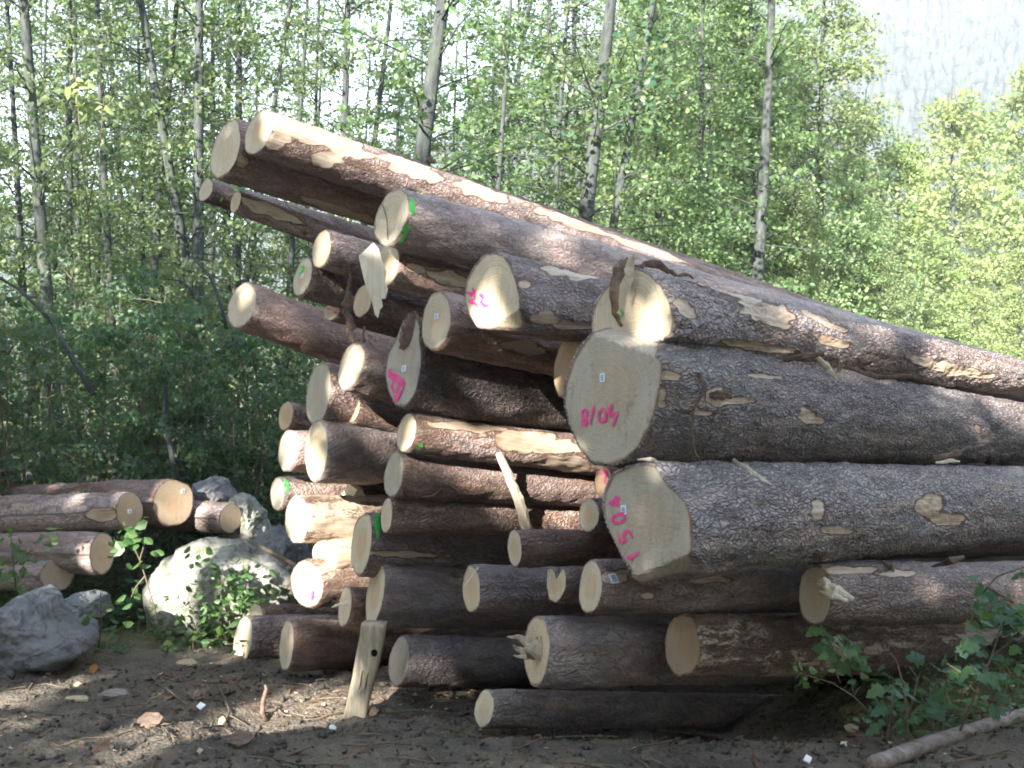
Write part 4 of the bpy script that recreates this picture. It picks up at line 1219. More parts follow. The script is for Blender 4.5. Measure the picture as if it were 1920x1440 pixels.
def ground_stick(name, px, radii, mat, label, cat, lift=0.02, seed=0, raise_at=None):
    rg = random.Random(seed)
    P, Rr = [], []
    base = [on_ground(*q) for q in px]
    if raise_at:
        base = [b + Vector((0, 0, dz)) for b, dz in zip(base, raise_at)]
    for i in range(len(base) - 1):
        for j in range(5):
            t = j / 5
            q = base[i].lerp(base[i + 1], t) + Vector((rg.uniform(-1, 1), rg.uniform(-1, 1), rg.uniform(-.5, 1))) * radii[i] * 0.12
            q.z += lift
            P.append(q); Rr.append(radii[i] + (radii[i + 1] - radii[i]) * t)
    P.append(base[-1] + Vector((0, 0, lift))); Rr.append(radii[-1])
    V, Fc = tube(P, [q * rg.uniform(0.93, 1.06) for q in Rr], 12, True, 0.04, seed)
    o = mesh_obj(name, V, Fc, mat, None, True, P[0])
    return tag(o, label, cat)
ground_stick('fallen_branch', [(1640, 1452), (1720, 1420), (1830, 1378), (1935, 1346)], [0.034, 0.036, 0.034, 0.030], M_BRANCHY, 'thick whitish branch with torn bark lying in the mud corner', 'branch', 0.03, 3)
ground_stick('stick', [(1040, 1346), (1150, 1366), (1250, 1384), (1345, 1396), (1395, 1404)], [0.006, 0.012, 0.014, 0.013, 0.006], M_TWIG, 'long straight stick lying in front of the lowest log', 'stick', 0.03, 4)
ground_stick('stick', [(0 + 370, 1408 - 30), (420, 1370), (430, 1340), (415, 1300), (385, 1270)], [0.004, 0.005, 0.006, 0.005, 0.003], M_TWIG, 'bent grey twig curving up from the rut', 'stick', 0.02, 5)
ground_stick('stick', [(352, 1335), (300, 1290), (280, 1275)], [0.005, 0.004, 0.003], M_TWIG, 'thin grey twig crossing the mud beside the bent one', 'stick', 0.02, 6)
ground_stick('stick', [(430, 1300), (480, 1245), (520, 1225)], [0.004, 0.004, 0.003], M_TWIG, 'thin straight twig pointing at the bottom corner log', 'stick', 0.02, 7)
def upright(name, px, Ys, r, mat, label, cat, seed=0):
    P = [at(x, y, Y) for (x, y), Y in zip(px, Ys)]
    V, Fc = tube(P, r, 7, True, 0.15, seed)
    o = mesh_obj(name, V, Fc, mat, None, True, P[0])
    return tag(o, label, cat)
g = on_ground(497, 1348)
upright('stick', [(499, 1352), (492, 1335), (494, 1310), (500, 1292), (497, 1284)], [g.y] * 5, [0.016, 0.014, 0.012, 0.011, 0.006], M_BARKSTRIP, 'short reddish stick standing upright in the soil', 'stick', 2)
g = on_ground(1322, 1392)
upright('stick', [(1326, 1396), (1312, 1375), (1297, 1352), (1289, 1336)], [g.y] * 4, [0.004, 0.004, 0.003, 0.002], M_TWIG, 'thin bare twig standing before the black gap', 'stick', 3)
g = on_ground(595, 1120 + 240)
upright('stick', [(470, 1015), (520, 1042), (566, 1066)], [7.9, 7.5, 7.1], [0.018, 0.018, 0.014], M_TWIG, 'brown stick slanting behind the pink-blotted log', 'stick', 4)
# ------------------------------------------------------------------ foliage
def leaf_mesh(name, P, D, Nn, Ln, Wd, mat, parent=None, fold=0.16, lobes=False):
    """many leaves: base points, directions, face normals, lengths, widths -> one mesh of pointed folded leaves"""
    P, D, Nn = (np.asarray(a, dtype=np.float64) for a in (P, D, Nn))
    Ln, Wd = np.asarray(Ln)[:, None], np.asarray(Wd)[:, None]
    D = D / np.linalg.norm(D, axis=1, keepdims=True)
    S = np.cross(D, Nn); S /= np.maximum(1e-6, np.linalg.norm(S, axis=1, keepdims=True))
    Nn = np.cross(S, D)
    n = len(P)
    if lobes:
        prof = [(0.0, 0.0), (0.05, 0.38), (0.20, 0.30), (0.34, 0.52), (0.50, 0.24), (0.68, 0.30), (1.0, 0.0), (0.68, -0.30), (0.50, -0.24), (0.34, -0.52), (0.20, -0.30), (0.05, -0.38)]
    else:
        prof = [(0.0, 0.0), (0.30, 0.46), (0.68, 0.38), (1.0, 0.0), (0.68, -0.38), (0.30, -0.46)]
    k = len(prof)
    V = np.zeros((n, k, 3))
    for i, (a, b) in enumerate(prof):
        V[:, i] = P + D * Ln * a + S * Wd * b - Nn * (fold * Wd * abs(b) * 2 + Ln * 0.10 * a * a)
    if lobes:
        pairs = [(0, 1, 2, 10), (0, 10, 11), (2, 3, 4, 8), (2, 8, 9, 10), (4, 5, 6, 7), (4, 7, 8)]
    else:
        pairs = [(0, 1, 2, 3), (0, 3, 4, 5)]
    faces = []
    base = np.arange(n) * k
    me = bpy.data.meshes.new(name)
    loops, starts, tot = [], [], []
    per = sum(len(q) for q in pairs)
    patt = np.array([i for q in pairs for i in q])
    allv = (base[:, None] + patt[None, :]).ravel()
    lens = np.tile(np.array([len(q) for q in pairs]), n)
    st = np.concatenate([[0], np.cumsum(lens)[:-1]])
    me.vertices.add(n * k); me.vertices.foreach_set('co', V.ravel().astype(np.float32))
    me.loops.add(len(allv)); me.loops.foreach_set('vertex_index', allv.astype(np.int32))
    me.polygons.add(len(lens)); me.polygons.foreach_set('loop_start', st.astype(np.int32))
    me.polygons.foreach_set('loop_total', lens.astype(np.int32))
    me.polygons.foreach_set('use_smooth', np.zeros(len(lens), dtype=bool))
    me.materials.append(mat)
    me.update(); me.validate()
    if parent == 'mesh': return me
    o = bpy.data.objects.new(name, me)
    COL.objects.link(o)
    if parent is not None: o.parent = parent
    return o

def rand_dirs(n, rg, up=0.0):
    v = rg.normal(size=(n, 3))
    v[:, 2] += up
    return v / np.linalg.norm(v, axis=1, keepdims=True)

def tree_shape(seed, H, r0, nb, zlo, zhi, blen, leaves, lsize, lean=0.25, mat_leaf=None, mat_trunk=None, droop=0.1, cone=False, bend=0.12, spread=0.20, stems=1, profile=None):
    """returns (trunk mesh, crown mesh): tapered trunk with limbs, leaves along the limbs' sprays"""
    rg = np.random.default_rng(seed)
    pr = random.Random(seed)
    bag = Bag()
    LP, LD, LN, LL, LW = [], [], [], [], []
    for st in range(stems):
        ang = pr.uniform(0, 6.28)
        out = 0.0 if stems == 1 else pr.uniform(0.12, 0.5)
        h = H if stems == 1 else H * pr.uniform(0.7, 1.0)
        ph1, ph2 = pr.uniform(0, 6.28), pr.uniform(0, 6.28)
        def axis_at(t):
            z = h * t
            return Vector((bend * math.sin(ph1 + t * 3.4) - bend * math.sin(ph1) + out * t * h * math.cos(ang) * 0.5 + 0.1 * (stems > 1) * math.cos(ang),
                           bend * math.sin(ph2 + t * 2.9) - bend * math.sin(ph2) + out * t * h * math.sin(ang) * 0.5 + 0.1 * (stems > 1) * math.sin(ang), z))
        n = 18
        pts = [axis_at(i / n) for i in range(n + 1)]
        rad = [r0 * (1 - 0.86 * (i / n)) * (1.25 if i == 0 else 1) for i in range(n + 1)]
        bag.add(tube(pts, rad, 9 if stems == 1 else 6, True, 0.05, seed))
        for b in range(nb // stems):
            f = pr.random()
            z = zlo + (zhi - zlo) * f
            t = z / h
            if t > 0.99: continue
            p0 = axis_at(t)
            a = pr.uniform(0, 6.28)
            L = blen * pr.uniform(0.45, 1.15)
            if profile: L *= profile(f)
            elif cone: L *= 1.15 - 0.85 * f
            rise = pr.uniform(-0.1, 0.75)
            d = Vector((math.cos(a), math.sin(a), rise)).normalized()
            bp = []
            for i in range(6):
                s = i / 5
                q = p0 + d * (L * s) + Vector((0, 0, -droop * L * s * s))
                q += Vector((pr.uniform(-1, 1), pr.uniform(-1, 1), pr.uniform(-1, 1))) * 0.035 * L * s
                bp.append(q)
            br = min(r0 * 0.3, 0.006 + 0.006 * L)
            bag.add(tube(bp, [br * (1 - 0.85 * i / 5) for i in range(6)], 4, False))
            m = int(leaves * pr.uniform(0.5, 1.4) * (0.4 + 0.6 * L / blen))
            if m < 1: continue
            s = rg.uniform(0.22, 1.05, m)
            B = np.array([list(q) for q in bp])
            ii = np.clip((s * 5).astype(int), 0, 4); ff = s * 5 - ii
            c = B[ii] * (1 - ff[:, None]) + B[ii + 1] * ff[:, None]
            # sprays: leaves gather in small flat groups off the limb
            ng = max(2, m // 7)
            gi = rg.integers(0, ng, m)
            goff = rand_dirs(ng, rg) * rg.uniform(0.3, 1.0, (ng, 1)) * spread * (0.6 + 0.5 * L)
            goff[:, 2] *= 0.6
            gs = rg.uniform(0.25, 1.02, ng)
            c = 0.35 * c + 0.65 * (B[np.clip((gs * 5).astype(int), 0, 4)] * 1.0)[gi] + goff[gi] + rg.normal(size=(m, 3)) * np.array([1, 1, 0.55]) * spread * 0.42
            LP.append(c)
            dd = rand_dirs(m, rg, -0.25); dd += np.array([math.cos(a), math.sin(a), 0]) * 0.5
            LD.append(dd); LN.append(rand_dirs(m, rg, 0.5))
            sz = lsize * rg.uniform(0.65, 1.25, m)
            LL.append(sz); LW.append(sz * rg.uniform(0.55, 0.8, m))
    tm = bpy.data.meshes.new('trunk')
    tm.from_pydata([tuple(q) for q in bag.v], [], bag.f)
    tm.polygons.foreach_set('use_smooth', [True] * len(tm.polygons))
    tm.materials.append(mat_trunk or M_TRUNK)
    cm = leaf_mesh('crown', np.concatenate(LP), np.concatenate(LD), np.concatenate(LN), np.concatenate(LL), np.concatenate(LW), mat_leaf or M_LEAF, 'mesh')
    return tm, cm

def plant(name, shape, loc, rotz, scale, label, cat, group, axis=None, parts=('trunk', 'crown'), thick=1.0):
    root = empty(name, loc)
    m = Matrix.Rotation(rotz, 4, 'Z')
    if axis is not None:
        m = Vector((0, 0, 1)).rotation_difference(axis.normalized()).to_matrix().to_4x4() @ m
    root.rotation_euler = m.to_euler()
    root.scale = (scale * thick, scale * thick, scale) if not isinstance(scale, tuple) else scale
    for nm, me in zip(parts, shape):
        o = bpy.data.objects.new(nm, me)
        COL.objects.link(o)
        o.parent = root
    return tag(root, label, cat, group)

GZ = -0.45
pole = [tree_shape(100 + i, 14.5, 0.13, 110, 1.2, 14.0, 1.8, 46, 0.095, bend=0.10) for i in range(4)]
thin = [tree_shape(200 + i, 13.5, 0.075, 96, 1.0, 13.2, 1.4, 44, 0.092, bend=0.14) for i in range(4)]
edge = [tree_shape(300 + i, 13.0, 0.17, 250, 0.6, 12.6, 3.5, 135, 0.112, mat_leaf=M_LEAF_EDGE, cone=True, droop=0.22, spread=0.30, bend=0.2) for i in range(3)]
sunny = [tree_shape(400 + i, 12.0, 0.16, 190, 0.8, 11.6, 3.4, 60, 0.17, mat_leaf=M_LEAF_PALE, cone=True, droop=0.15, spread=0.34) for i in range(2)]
shrub = [tree_shape(500 + i, 4.6, 0.030, 78, 0.5, 4.4, 1.25, 40, 0.105, mat_leaf=M_LEAF_SHRUB, mat_trunk=M_TWIG, stems=5, bend=0.15, spread=0.20) for i in range(4)]

grp_w = 'slender trees of the wood behind the pile'
def wood(shape, top, bot, wpx, label, i, base_r=0.13, leafy=True):
    """a tree whose trunk the photo shows as a line from pixel top to pixel bot, wpx wide"""
    r = 0.13 if shape in pole else 0.075
    D = wpx
    return D
# x at the top edge, x and y lower down, trunk width in pixels, distance, label
TR = [
    (20, 30, 240, 13, 22, 'p', 'pale blue-lit thin trunk at the very edge of the wood'),
    (62, 95, 560, 22, 15, 'p', 'stout straight grey trunk standing in the bushes at the edge of the wood'),
    (231, 246, 260, 10, 24, 't', 'thin straight trunk between the stout edge tree and the twin-stemmed tree'),
    (266, 325, 330, 19, 17, 'p', 'slanting trunk of the twin-stemmed dark tree'),
    (306, 296, 240, 14, 18, 't', 'upright trunk of the twin-stemmed dark tree'),
    (356, 362, 400, 21, 17, 'p', 'straight dark trunk just beside the tip of the topmost logs'),
    (404, 400, 200, 12, 23, 'p', 'thin trunk rising behind the tall pale log end'),
    (450, 446, 215, 16, 20, 'p', 'straight trunk rising from the top log end'),
    (532, 503, 200, 13, 22, 'p', 'leaning trunk just behind the sunlit top of the highest log'),
    (565, 556, 200, 12, 24, 'p', 'straight thin trunk next to the leaning one over the highest log'),
    (657, 648, 240, 17, 19, 'p', 'dark trunk with leafy side over the peeled stretch of the highest log'),
    (722, 694, 255, 12, 22, 'p', 'forked trunk over the highest log'),
    (826, 790, 290, 33, 13.5, 'p', 'thickest grey trunk, slanting, in the middle of the wood'),
    (939, 924, 340, 11, 20, 't', 'thin dark slightly curved trunk beside the sunlit pale trunk'),
    (1005, 996, 345, 10, 24, 't', 'slim grey trunk, first of the close pair'),
    (1022, 1014, 360, 10, 23, 't', 'slim grey trunk, second of the close pair'),
    (1062, 1040, 385, 10, 24, 't', 'slim trunk leaning between the close pair and the thick mossy trunk'),
    (1090, 1062, 395, 12, 22, 't', 'slim grey trunk just before the thick mossy trunk'),
    (1150, 1094, 410, 28, 14.5, 'p', 'thick mossy slanting trunk with rough upper bark'),
    (1212, 1142, 420, 17, 18, 'p', 'dark trunk with curved foot next to the thick mossy one'),
    (1330, 1322, 430, 12, 23, 'p', 'thin trunk deep among the leaves over the split log'),
    (1440, 1416, 470, 22, 19, 'p', 'trunk with white bare foot at the edge of the sunny leaves'),
    (985, 938, 320, 15, 27, 'p', 'sunlit whitish trunk in the middle of the wood'),
    (590, 586, 200, 9, 30, 't', 'very thin far trunk over the highest log'),
    (690, 682, 250, 8, 31, 't', 'very thin far trunk beside the forked one'),
    (770, 760, 280, 9, 30, 't', 'very thin far trunk before the thickest one'),
    (880, 868, 310, 9, 30, 't', 'very thin far trunk after the thickest one'),
    (150, 160, 400, 11, 25, 't', 'thin trunk in the bright gap by the stout edge tree'),
    (196, 214, 560, 14, 20, 'p', 'pale trunk seen low between the bushes'),
    (118, 126, 560, 12, 22, 'p', 'second pale trunk seen low between the bushes'),
]
rgw = random.Random(41)
for i, (xt, xb, yb, w, D, kind, label) in enumerate(TR):
    P0, P1 = at(xt, 0, D), at(xb, yb, D)
    ax = (P0 - P1).normalized()
    base = P1 + ax * ((GZ - P1.z) / ax.z)
    want = w * D / F / 2
    # radius at eye level to mid picture is about 0.75 of the foot radius
    foot = (0.13 if kind == 'p' else 0.075) * 0.74
    sh = (pole if kind == 'p' else thin)[i % 4]
    plant('forest_tree', sh, base, rgw.uniform(0, 6.28), 1.0, label, 'tree', grp_w, ax, thick=max(0.75, min(1.5, want / foot)))
# the many trunks one sees only as a crowd further in
k = 0
while k < 150:
    D = rgw.uniform(25, 46) if k < 94 else rgw.uniform(14, 38)
    px = rgw.uniform(-150, 1480) if k < 94 else rgw.uniform(-1500, -100)
    P = at(px, 720, D)
    plant('forest_tree', (thin if rgw.random() < 0.7 else pole)[k % 4], (P.x, D, GZ), rgw.uniform(0, 6.28), rgw.uniform(0.85, 1.15),
          'thin distant trunk, one among many deep in the wood', 'tree', 'thin distant trees deep in the wood', Vector((rgw.uniform(-.06, .06), rgw.uniform(-.04, .04), 1)))
    k += 1
# leafy trees at the edge of the wood behind the pile
for i, (px, D, s, sh, label) in enumerate([
        (1260, 21, 0.80, 0, 'dense leafy tree behind the split log, in half shade'),
        (1420, 25, 1.02, 1, 'tall sunlit leafy tree with bare trunk foot over the pile'),
        (1545, 30, 1.12, 2, 'leafy tree catching sun on its outer boughs, before the hillside'),
        (1640, 33, 0.86, 0, 'rounded leafy tree lowest along the sunny edge of the wood'),
        (1500, 24, 0.52, 1, 'young dark green tree at the foot of the sunny edge'),
        (1650, 27, 0.42, 2, 'small bushy tree just over the far end of the pile'),
        (1700, 34, 0.84, 3, 'middling leafy tree where the sunny edge steps down'),
        (1765, 36, 0.60, 4, 'small leafy tree ending the sunny edge, low over the pile'),
        (1590, 27, 0.62, 0, 'bushy tree in front of the sunny edge over the big logs'),
        (1340, 33, 1.25, 2, 'tall leafy tree further in behind the sunny edge trees'),
        (1180, 36, 1.2, 0, 'tall leafy tree deep behind the thick mossy trunk')]):
    P = at(px, 720, D)
    plant('leafy_tree', (edge + sunny)[sh], (P.x, D, GZ), i * 2.1, s, label, 'tree', 'leafy trees at the sunny edge of the wood')
for i, (px, D, s, sh, label) in enumerate([
        (1800, 52, 1.40, 0, 'bright yellow-green tree in full sun below the hazy hillside'),
        (1925, 50, 1.45, 1, 'bright yellow-green tree cut by the edge of the picture'),
        (1730, 62, 1.35, 1, 'pale sunlit tree behind the edge of the wood'),
        (1860, 70, 1.75, 0, 'pale sunlit tree farthest back under the hillside'),
        (1830, 40, 0.6, 1, 'low bright bush just above the far end of the pile'),
        (1905, 42, 0.65, 0, 'low bright bush where the pile meets the picture edge')]):
    P = at(px, 720, D)
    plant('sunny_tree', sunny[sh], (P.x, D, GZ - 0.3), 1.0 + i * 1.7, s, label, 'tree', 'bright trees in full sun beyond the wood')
# bushes at the left
for i, (px, D, s, label) in enumerate([
        (40, 9.6, 0.62, 'dark bush rising behind the low stack, cut by the picture edge'),
        (170, 10.8, 0.70, 'tall bush with bright yellow-green shoots at its top'),
        (300, 10.2, 0.62, 'tall dark bush behind the low stack'),
        (420, 10.6, 0.66, 'bush under the overhanging log tips'),
        (520, 11.2, 0.62, 'bush pressed against the pile below the jutting dark log'),
        (-220, 9.0, 0.7, 'bush outside the picture beside the low stack'), (-420, 10.5, 0.85, 'tall bush outside the picture past the low stack'), (-620, 9.5, 0.8, 'outlying bush outside the picture at the rim of the clearing'), (-850, 10.5, 0.9, 'outermost bush outside the picture at the rim of the clearing'), (-330, 12.5, 0.9, 'bush outside the picture between the far trunks'),
        (-60, 11.2, 0.74, 'tall bush half outside the picture'),
        (90, 12.6, 0.80, 'tall leafy bush in front of the stout edge trunk'),
        (240, 12.8, 0.74, 'tall leafy bush in front of the twin-stemmed tree'),
        (360, 12.4, 0.64, 'leafy bush below the straight dark trunk'),
        (470, 13.0, 0.60, 'leafy bush behind the overhanging log tips'),
        (130, 9.4, 0.42, 'low dense bush right behind the long low-stack log'),
        (330, 9.9, 0.46, 'low dense bush above the orange tagged log end'),
        (455, 10.2, 0.45, 'low dense bush behind the piled rocks'),
        (560, 10.6, 0.5, 'low dark bush in the gap by the dim log end'),
        (650, 12.5, 0.62, 'bush glimpsed behind the gaps of the pile')]):
    P = at(px, 720, D)
    plant('bush', shrub[i % 4], (P.x, D, ground_z(P.x, D) - 0.05), i * 1.37, s, label, 'bush', 'bushes behind the low stack', parts=('stems', 'leaves'))

# leaning bare stems in the bushes
def stem_line(px, D, r, label, seed, mat=M_TRUNK):
    P = [at(x, y, D + 0.1 * i) for i, (x, y) in enumerate(px)]
    V, Fc = tube(P, [r * (1 - 0.12 * i) for i in range(len(P))], 7, True, 0.1, seed)
    tag(mesh_obj('bare_stem', V, Fc, mat, None, True, P[0]), label, 'stem')
stem_line([(330, 900), (322, 850), (308, 780), (312, 720), (306, 690)], 9.5, 0.030, 'dark curved bare stem in the bushes above the low stack', 1)
stem_line([(175, 740), (140, 680), (95, 600), (40, 545), (-20, 510)], 9.3, 0.024, 'slanting bare stem leaning out of the picture', 2)
stem_line([(425, 615), (414, 570), (395, 520), (360, 480)], 9.9, 0.020, 'bent bare stem beside the jutting dark log', 3)
stem_line([(350, 900), (330, 850), (300, 800), (265, 770)], 9.6, 0.020, 'thin slanting stem low in the bushes', 4)

# ------------------------------------------------------------------ weeds
def weed_patch(name, label, region, n, lsize, seed, hgt=(0.05, 0.35), mat=None, lobes=False):
    rg = np.random.default_rng(seed); pr = random.Random(seed)
    P, D, N, L, W = [], [], [], [], []
    bag = Bag()
    for _ in range(n):
        x, y = region(pr)
        z = ground_z(x, y)
        h = pr.uniform(*hgt)
        top = Vector((x + pr.uniform(-.1, .1), y + pr.uniform(-.1, .1), z + h))
        bag.add(tube([(x, y, z - 0.02), ((x + top.x) / 2 + pr.uniform(-.02, .02), (y + top.y) / 2, z + h * 0.55), top], [0.004, 0.003, 0.0015], 4, False))
        for k in range(pr.randint(4, 9)):
            t = pr.uniform(0.3, 1.0)
            q = Vector((x, y, z)).lerp(top, t)
            a = pr.uniform(0, 6.28)
            P.append(list(q + Vector((math.cos(a), math.sin(a), 0)) * pr.uniform(0, 0.04)))
            D.append([math.cos(a), math.sin(a), pr.uniform(-0.5, 0.4)])
            N.append([pr.uniform(-.5, .5), pr.uniform(-.8, .3), 1])
            s = lsize * pr.uniform(0.5, 1.25)
            L.append(s); W.append(s * pr.uniform(0.5, 0.85))
    return bag, P, D, N, L, W
def weeds_stuff(name, label, *a, **k):
    mat = k.pop('mat', M_LEAF_WEED); lob = k.pop('lobes', False)
    bag, P, D, N, L, W = weed_patch(name, label, *a, **k)
    o = leaf_mesh(name, P, D, N, L, W, mat, None, lobes=lob)
    me = bpy.data.meshes.new('stalks'); me.from_pydata([tuple(q) for q in bag.v], [], bag.f); me.materials.append(M_TWIG)
    s = bpy.data.objects.new('stalks', me); COL.objects.link(s); s.parent = o
    return tag(o, label, None, None, 'stuff')
def r_left(pr):
    px, py = pr.uniform(-40, 520), pr.uniform(1120, 1235)
    q = on_ground(px, py); return q.x, q.y
def r_back(pr):
    y = pr.uniform(8.2, 13.0); return pr.uniform(-0.52 * y, -0.10 * y), y
def r_right(pr):
    y = pr.uniform(4.7, 5.6); return pr.uniform(0.33 * y, 0.56 * y), y
weeds_stuff('weeds', 'low green weeds growing between the boulders', r_left, 240, 0.055, 5, hgt=(0.04, 0.22))
weeds_stuff('undergrowth', 'shaded undergrowth at the foot of the bushes', r_back, 700, 0.10, 6, hgt=(0.1, 0.6), mat=M_LEAF_SHRUB)
weeds_stuff('weeds', 'low weeds and dead stalks beside the muddy corner', r_right, 90, 0.05, 8, hgt=(0.03, 0.2))

def sapling(name, stems, D, leaves, lsize, label, cat, seed, mat=None, lobes=False, r=0.006, spread=0.10, group=None, base=None):
    """a young plant: stems as lines of photo pixels (first point at the ground), leaves spread round the listed pixels"""
    pr = random.Random(seed)
    bag = Bag()
    root_p = at(*stems[0][0], D)
    for st in stems:
        P = [at(x, y, D + 0.03 * pr.uniform(-1, 1) * (i > 0)) for i, (x, y) in enumerate(st)]
        bag.add(tube(P, [r * (1 - 0.7 * i / len(P)) for i in range(len(P))], 5, True))
    root = empty(name, root_p)
    s = mesh_obj('stem', bag.v, bag.f, M_TRUNK if name == 'spray' else M_TWIG, root)
    P, Dd, N, L, W = [], [], [], [], []
    for (x, y, n, sp) in leaves:
        for _ in range(n):
            q = at(x + pr.gauss(0, sp), y + pr.gauss(0, sp * 0.8), D + pr.gauss(0, spread))
            P.append(list(q - root_p))
            a = pr.uniform(0, 6.28)
            Dd.append([math.cos(a), math.sin(a) * 0.6, pr.uniform(-0.9, 0.2)])
            N.append([pr.uniform(-.7, .7), pr.uniform(-1.2, 0.2), pr.uniform(0.4, 1.2)])
            z = lsize * pr.uniform(0.55, 1.2)
            L.append(z); W.append(z * pr.uniform(0.6, 0.9) * (1.25 if lobes else 1))
    leaf_mesh('leaves', P, Dd, N, L, W, mat or M_LEAF_WEED, root, lobes=lobes)
    return tag(root, label, cat, group)

sapling('sapling', [[(298, 1170), (290, 1140), (272, 1080), (262, 1050), (248, 1020), (240, 1000)], [(262, 1050), (268, 1030), (272, 1014)], [(272, 1080), (255, 1100), (246, 1120)]], 7.0,
        [(240, 1000, 16, 16), (232, 1010, 10, 20), (272, 1020, 5, 12), (258, 1095, 3, 6), (245, 1120, 4, 12), (262, 1055, 3, 8)], 0.085,
        'slender sapling standing before the pale boulder', 'sapling', 3)
sapling('bramble', [[(432, 1195), (430, 1150), (420, 1100), (410, 1060)], [(440, 1195), (455, 1150), (462, 1110), (468, 1080)], [(425, 1195), (395, 1160), (380, 1130)]], 7.75,
        [(425, 1080, 26, 28), (450, 1110, 34, 26), (468, 1080, 14, 16), (410, 1130, 36, 34), (395, 1170, 26, 30), (450, 1160, 26, 30), (375, 1045, 8, 14), (350, 1195, 24, 34), (330, 1150, 10, 24), (480, 1130, 14, 20)], 0.072,
        'sunlit leafy bramble climbing over the pale boulder', 'bramble', 4)
sapling('sapling', [[(185, 1215), (190, 1170), (188, 1110)], [(188, 1150), (200, 1140), (212, 1145)]], 7.0, [(190, 1130, 5, 12), (205, 1165, 5, 14), (150, 1060 + 100, 4, 18), (215, 1190, 5, 12)], 0.07,
        'sparse weed between the two large boulders', 'weed', 5)
sapling('sapling', [[(30, 1105), (25, 1060), (20, 1000)], [(25, 1060), (60, 1030)]], 7.7, [(20, 1060, 14, 22), (95, 1000, 7, 12), (30, 1020, 10, 18), (70, 1030, 5, 16), (15, 1095, 12, 20)], 0.085,
        'leafy shoots over the low stack at the picture edge', 'weed', 6)
grp_r = 'leafy young maples at the muddy corner'
sapling('maple_sapling', [[(1700, 1398), (1702, 1350), (1695, 1290), (1680, 1235), (1668, 1225)], [(1702, 1350), (1715, 1300), (1720, 1270), (1705, 1250)], [(1662, 1395), (1672, 1330), (1678, 1300)]], 4.5,
        [(1655, 1330, 9, 26), (1640, 1340, 6, 20), (1690, 1280, 6, 24), (1740, 1330, 6, 24), (1660, 1260, 5, 26), (1700, 1230, 4, 20)], 0.068, 'two-stemmed maple sapling in front of the black gap', 'sapling', 7, mat=M_LEAF_SHRUB, lobes=True, group=grp_r)
sapling('maple_sapling', [[(1800, 1370), (1830, 1300), (1860, 1230), (1880, 1160)], [(1830, 1300), (1800, 1260), (1770, 1240)], [(1860, 1230), (1900, 1200), (1930, 1190)]], 4.6,
        [(1815, 1265, 10, 26), (1780, 1250, 6, 22), (1870, 1190, 14, 34), (1900, 1150, 14, 26), (1860, 1110, 7, 26), (1900, 1260, 12, 30), (1830, 1220, 8, 26), (1880, 1310, 8, 30), (1760, 1300, 6, 22)], 0.078,
        'bushy maple sapling with bluish leaves by the picture edge', 'sapling', 8, mat=M_LEAF_SHRUB, lobes=True, group=grp_r)
sapling('weed', [[(1640, 1345), (1600, 1305), (1560, 1280), (1510, 1265)], [(1600, 1305), (1610, 1290)]], 4.45,
        [(1502, 1270, 4, 8), (1535, 1262, 4, 10), (1500, 1240, 2, 5), (1515, 1275, 3, 7)], 0.045, 'thin arching stem with few small pale leaves', 'weed', 9, r=0.003, spread=0.03)
sapling('weed', [[(1600, 1300), (1590, 1230), (1572, 1190)], [(1575, 1280), (1562, 1240), (1552, 1205)]], 4.7,
        [(1560, 1215, 7, 16), (1590, 1225, 8, 22), (1528, 1180, 3, 10), (1585, 1190, 6, 16), (1610, 1255, 5, 14)], 0.075, 'dark leafy weed hanging before the mottled ground log', 'weed', 10, lobes=True, r=0.003)
sapling('sapling', [[(1820, 1170), (1835, 1120), (1870, 1080), (1925, 1062)], [(1850, 1100), (1900, 1130)]], 4.6,
        [(1900, 1130, 6, 18), (1915, 1070, 4, 12), (1850, 1140, 5, 18)], 0.075, 'thin branch with leaves crossing the splintered log', 'weed', 11, lobes=True)
# bright shoots in the tall bush, twig leaves under the overhang, dark sprays before the mossy trunk
sapling('shoot', [[(170, 520), (165, 400), (150, 250), (140, 120)], [(165, 400), (190, 250), (195, 180)]], 9.8,
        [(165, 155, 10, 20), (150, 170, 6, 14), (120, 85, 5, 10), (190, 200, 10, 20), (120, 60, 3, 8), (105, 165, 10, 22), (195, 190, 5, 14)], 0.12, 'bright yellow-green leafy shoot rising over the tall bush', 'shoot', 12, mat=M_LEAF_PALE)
sapling('shoot', [[(585, 620), (590, 520), (575, 440), (530, 370), (505, 350)], [(590, 520), (610, 480)]], 8.2,
        [(430, 370, 8, 16), (445, 350, 6, 14), (540, 430, 8, 24), (570, 400, 5, 16), (520, 410, 5, 16)], 0.075, 'thin leafy shoot in front of the overhanging log tips', 'shoot', 13)
sapling('spray', [[(1150, 420), (1155, 300), (1180, 180), (1230, 90), (1290, 20)], [(1180, 180), (1240, 150), (1270, 130)]], 13.8,
        [(1210, 70, 30, 34), (1185, 150, 30, 36), (1225, 140, 24, 30), (1160, 200, 26, 30), (1130, 190, 16, 26), (1080, 230, 16, 30), (1190, 240, 16, 30), (1030, 260, 12, 24), (1240, 20, 20, 30)], 0.12, 'broad-leaved dark spray hanging before the thick mossy trunk', 'branch', 14, mat=M_LEAF_SHRUB, spread=0.35, r=0.010)
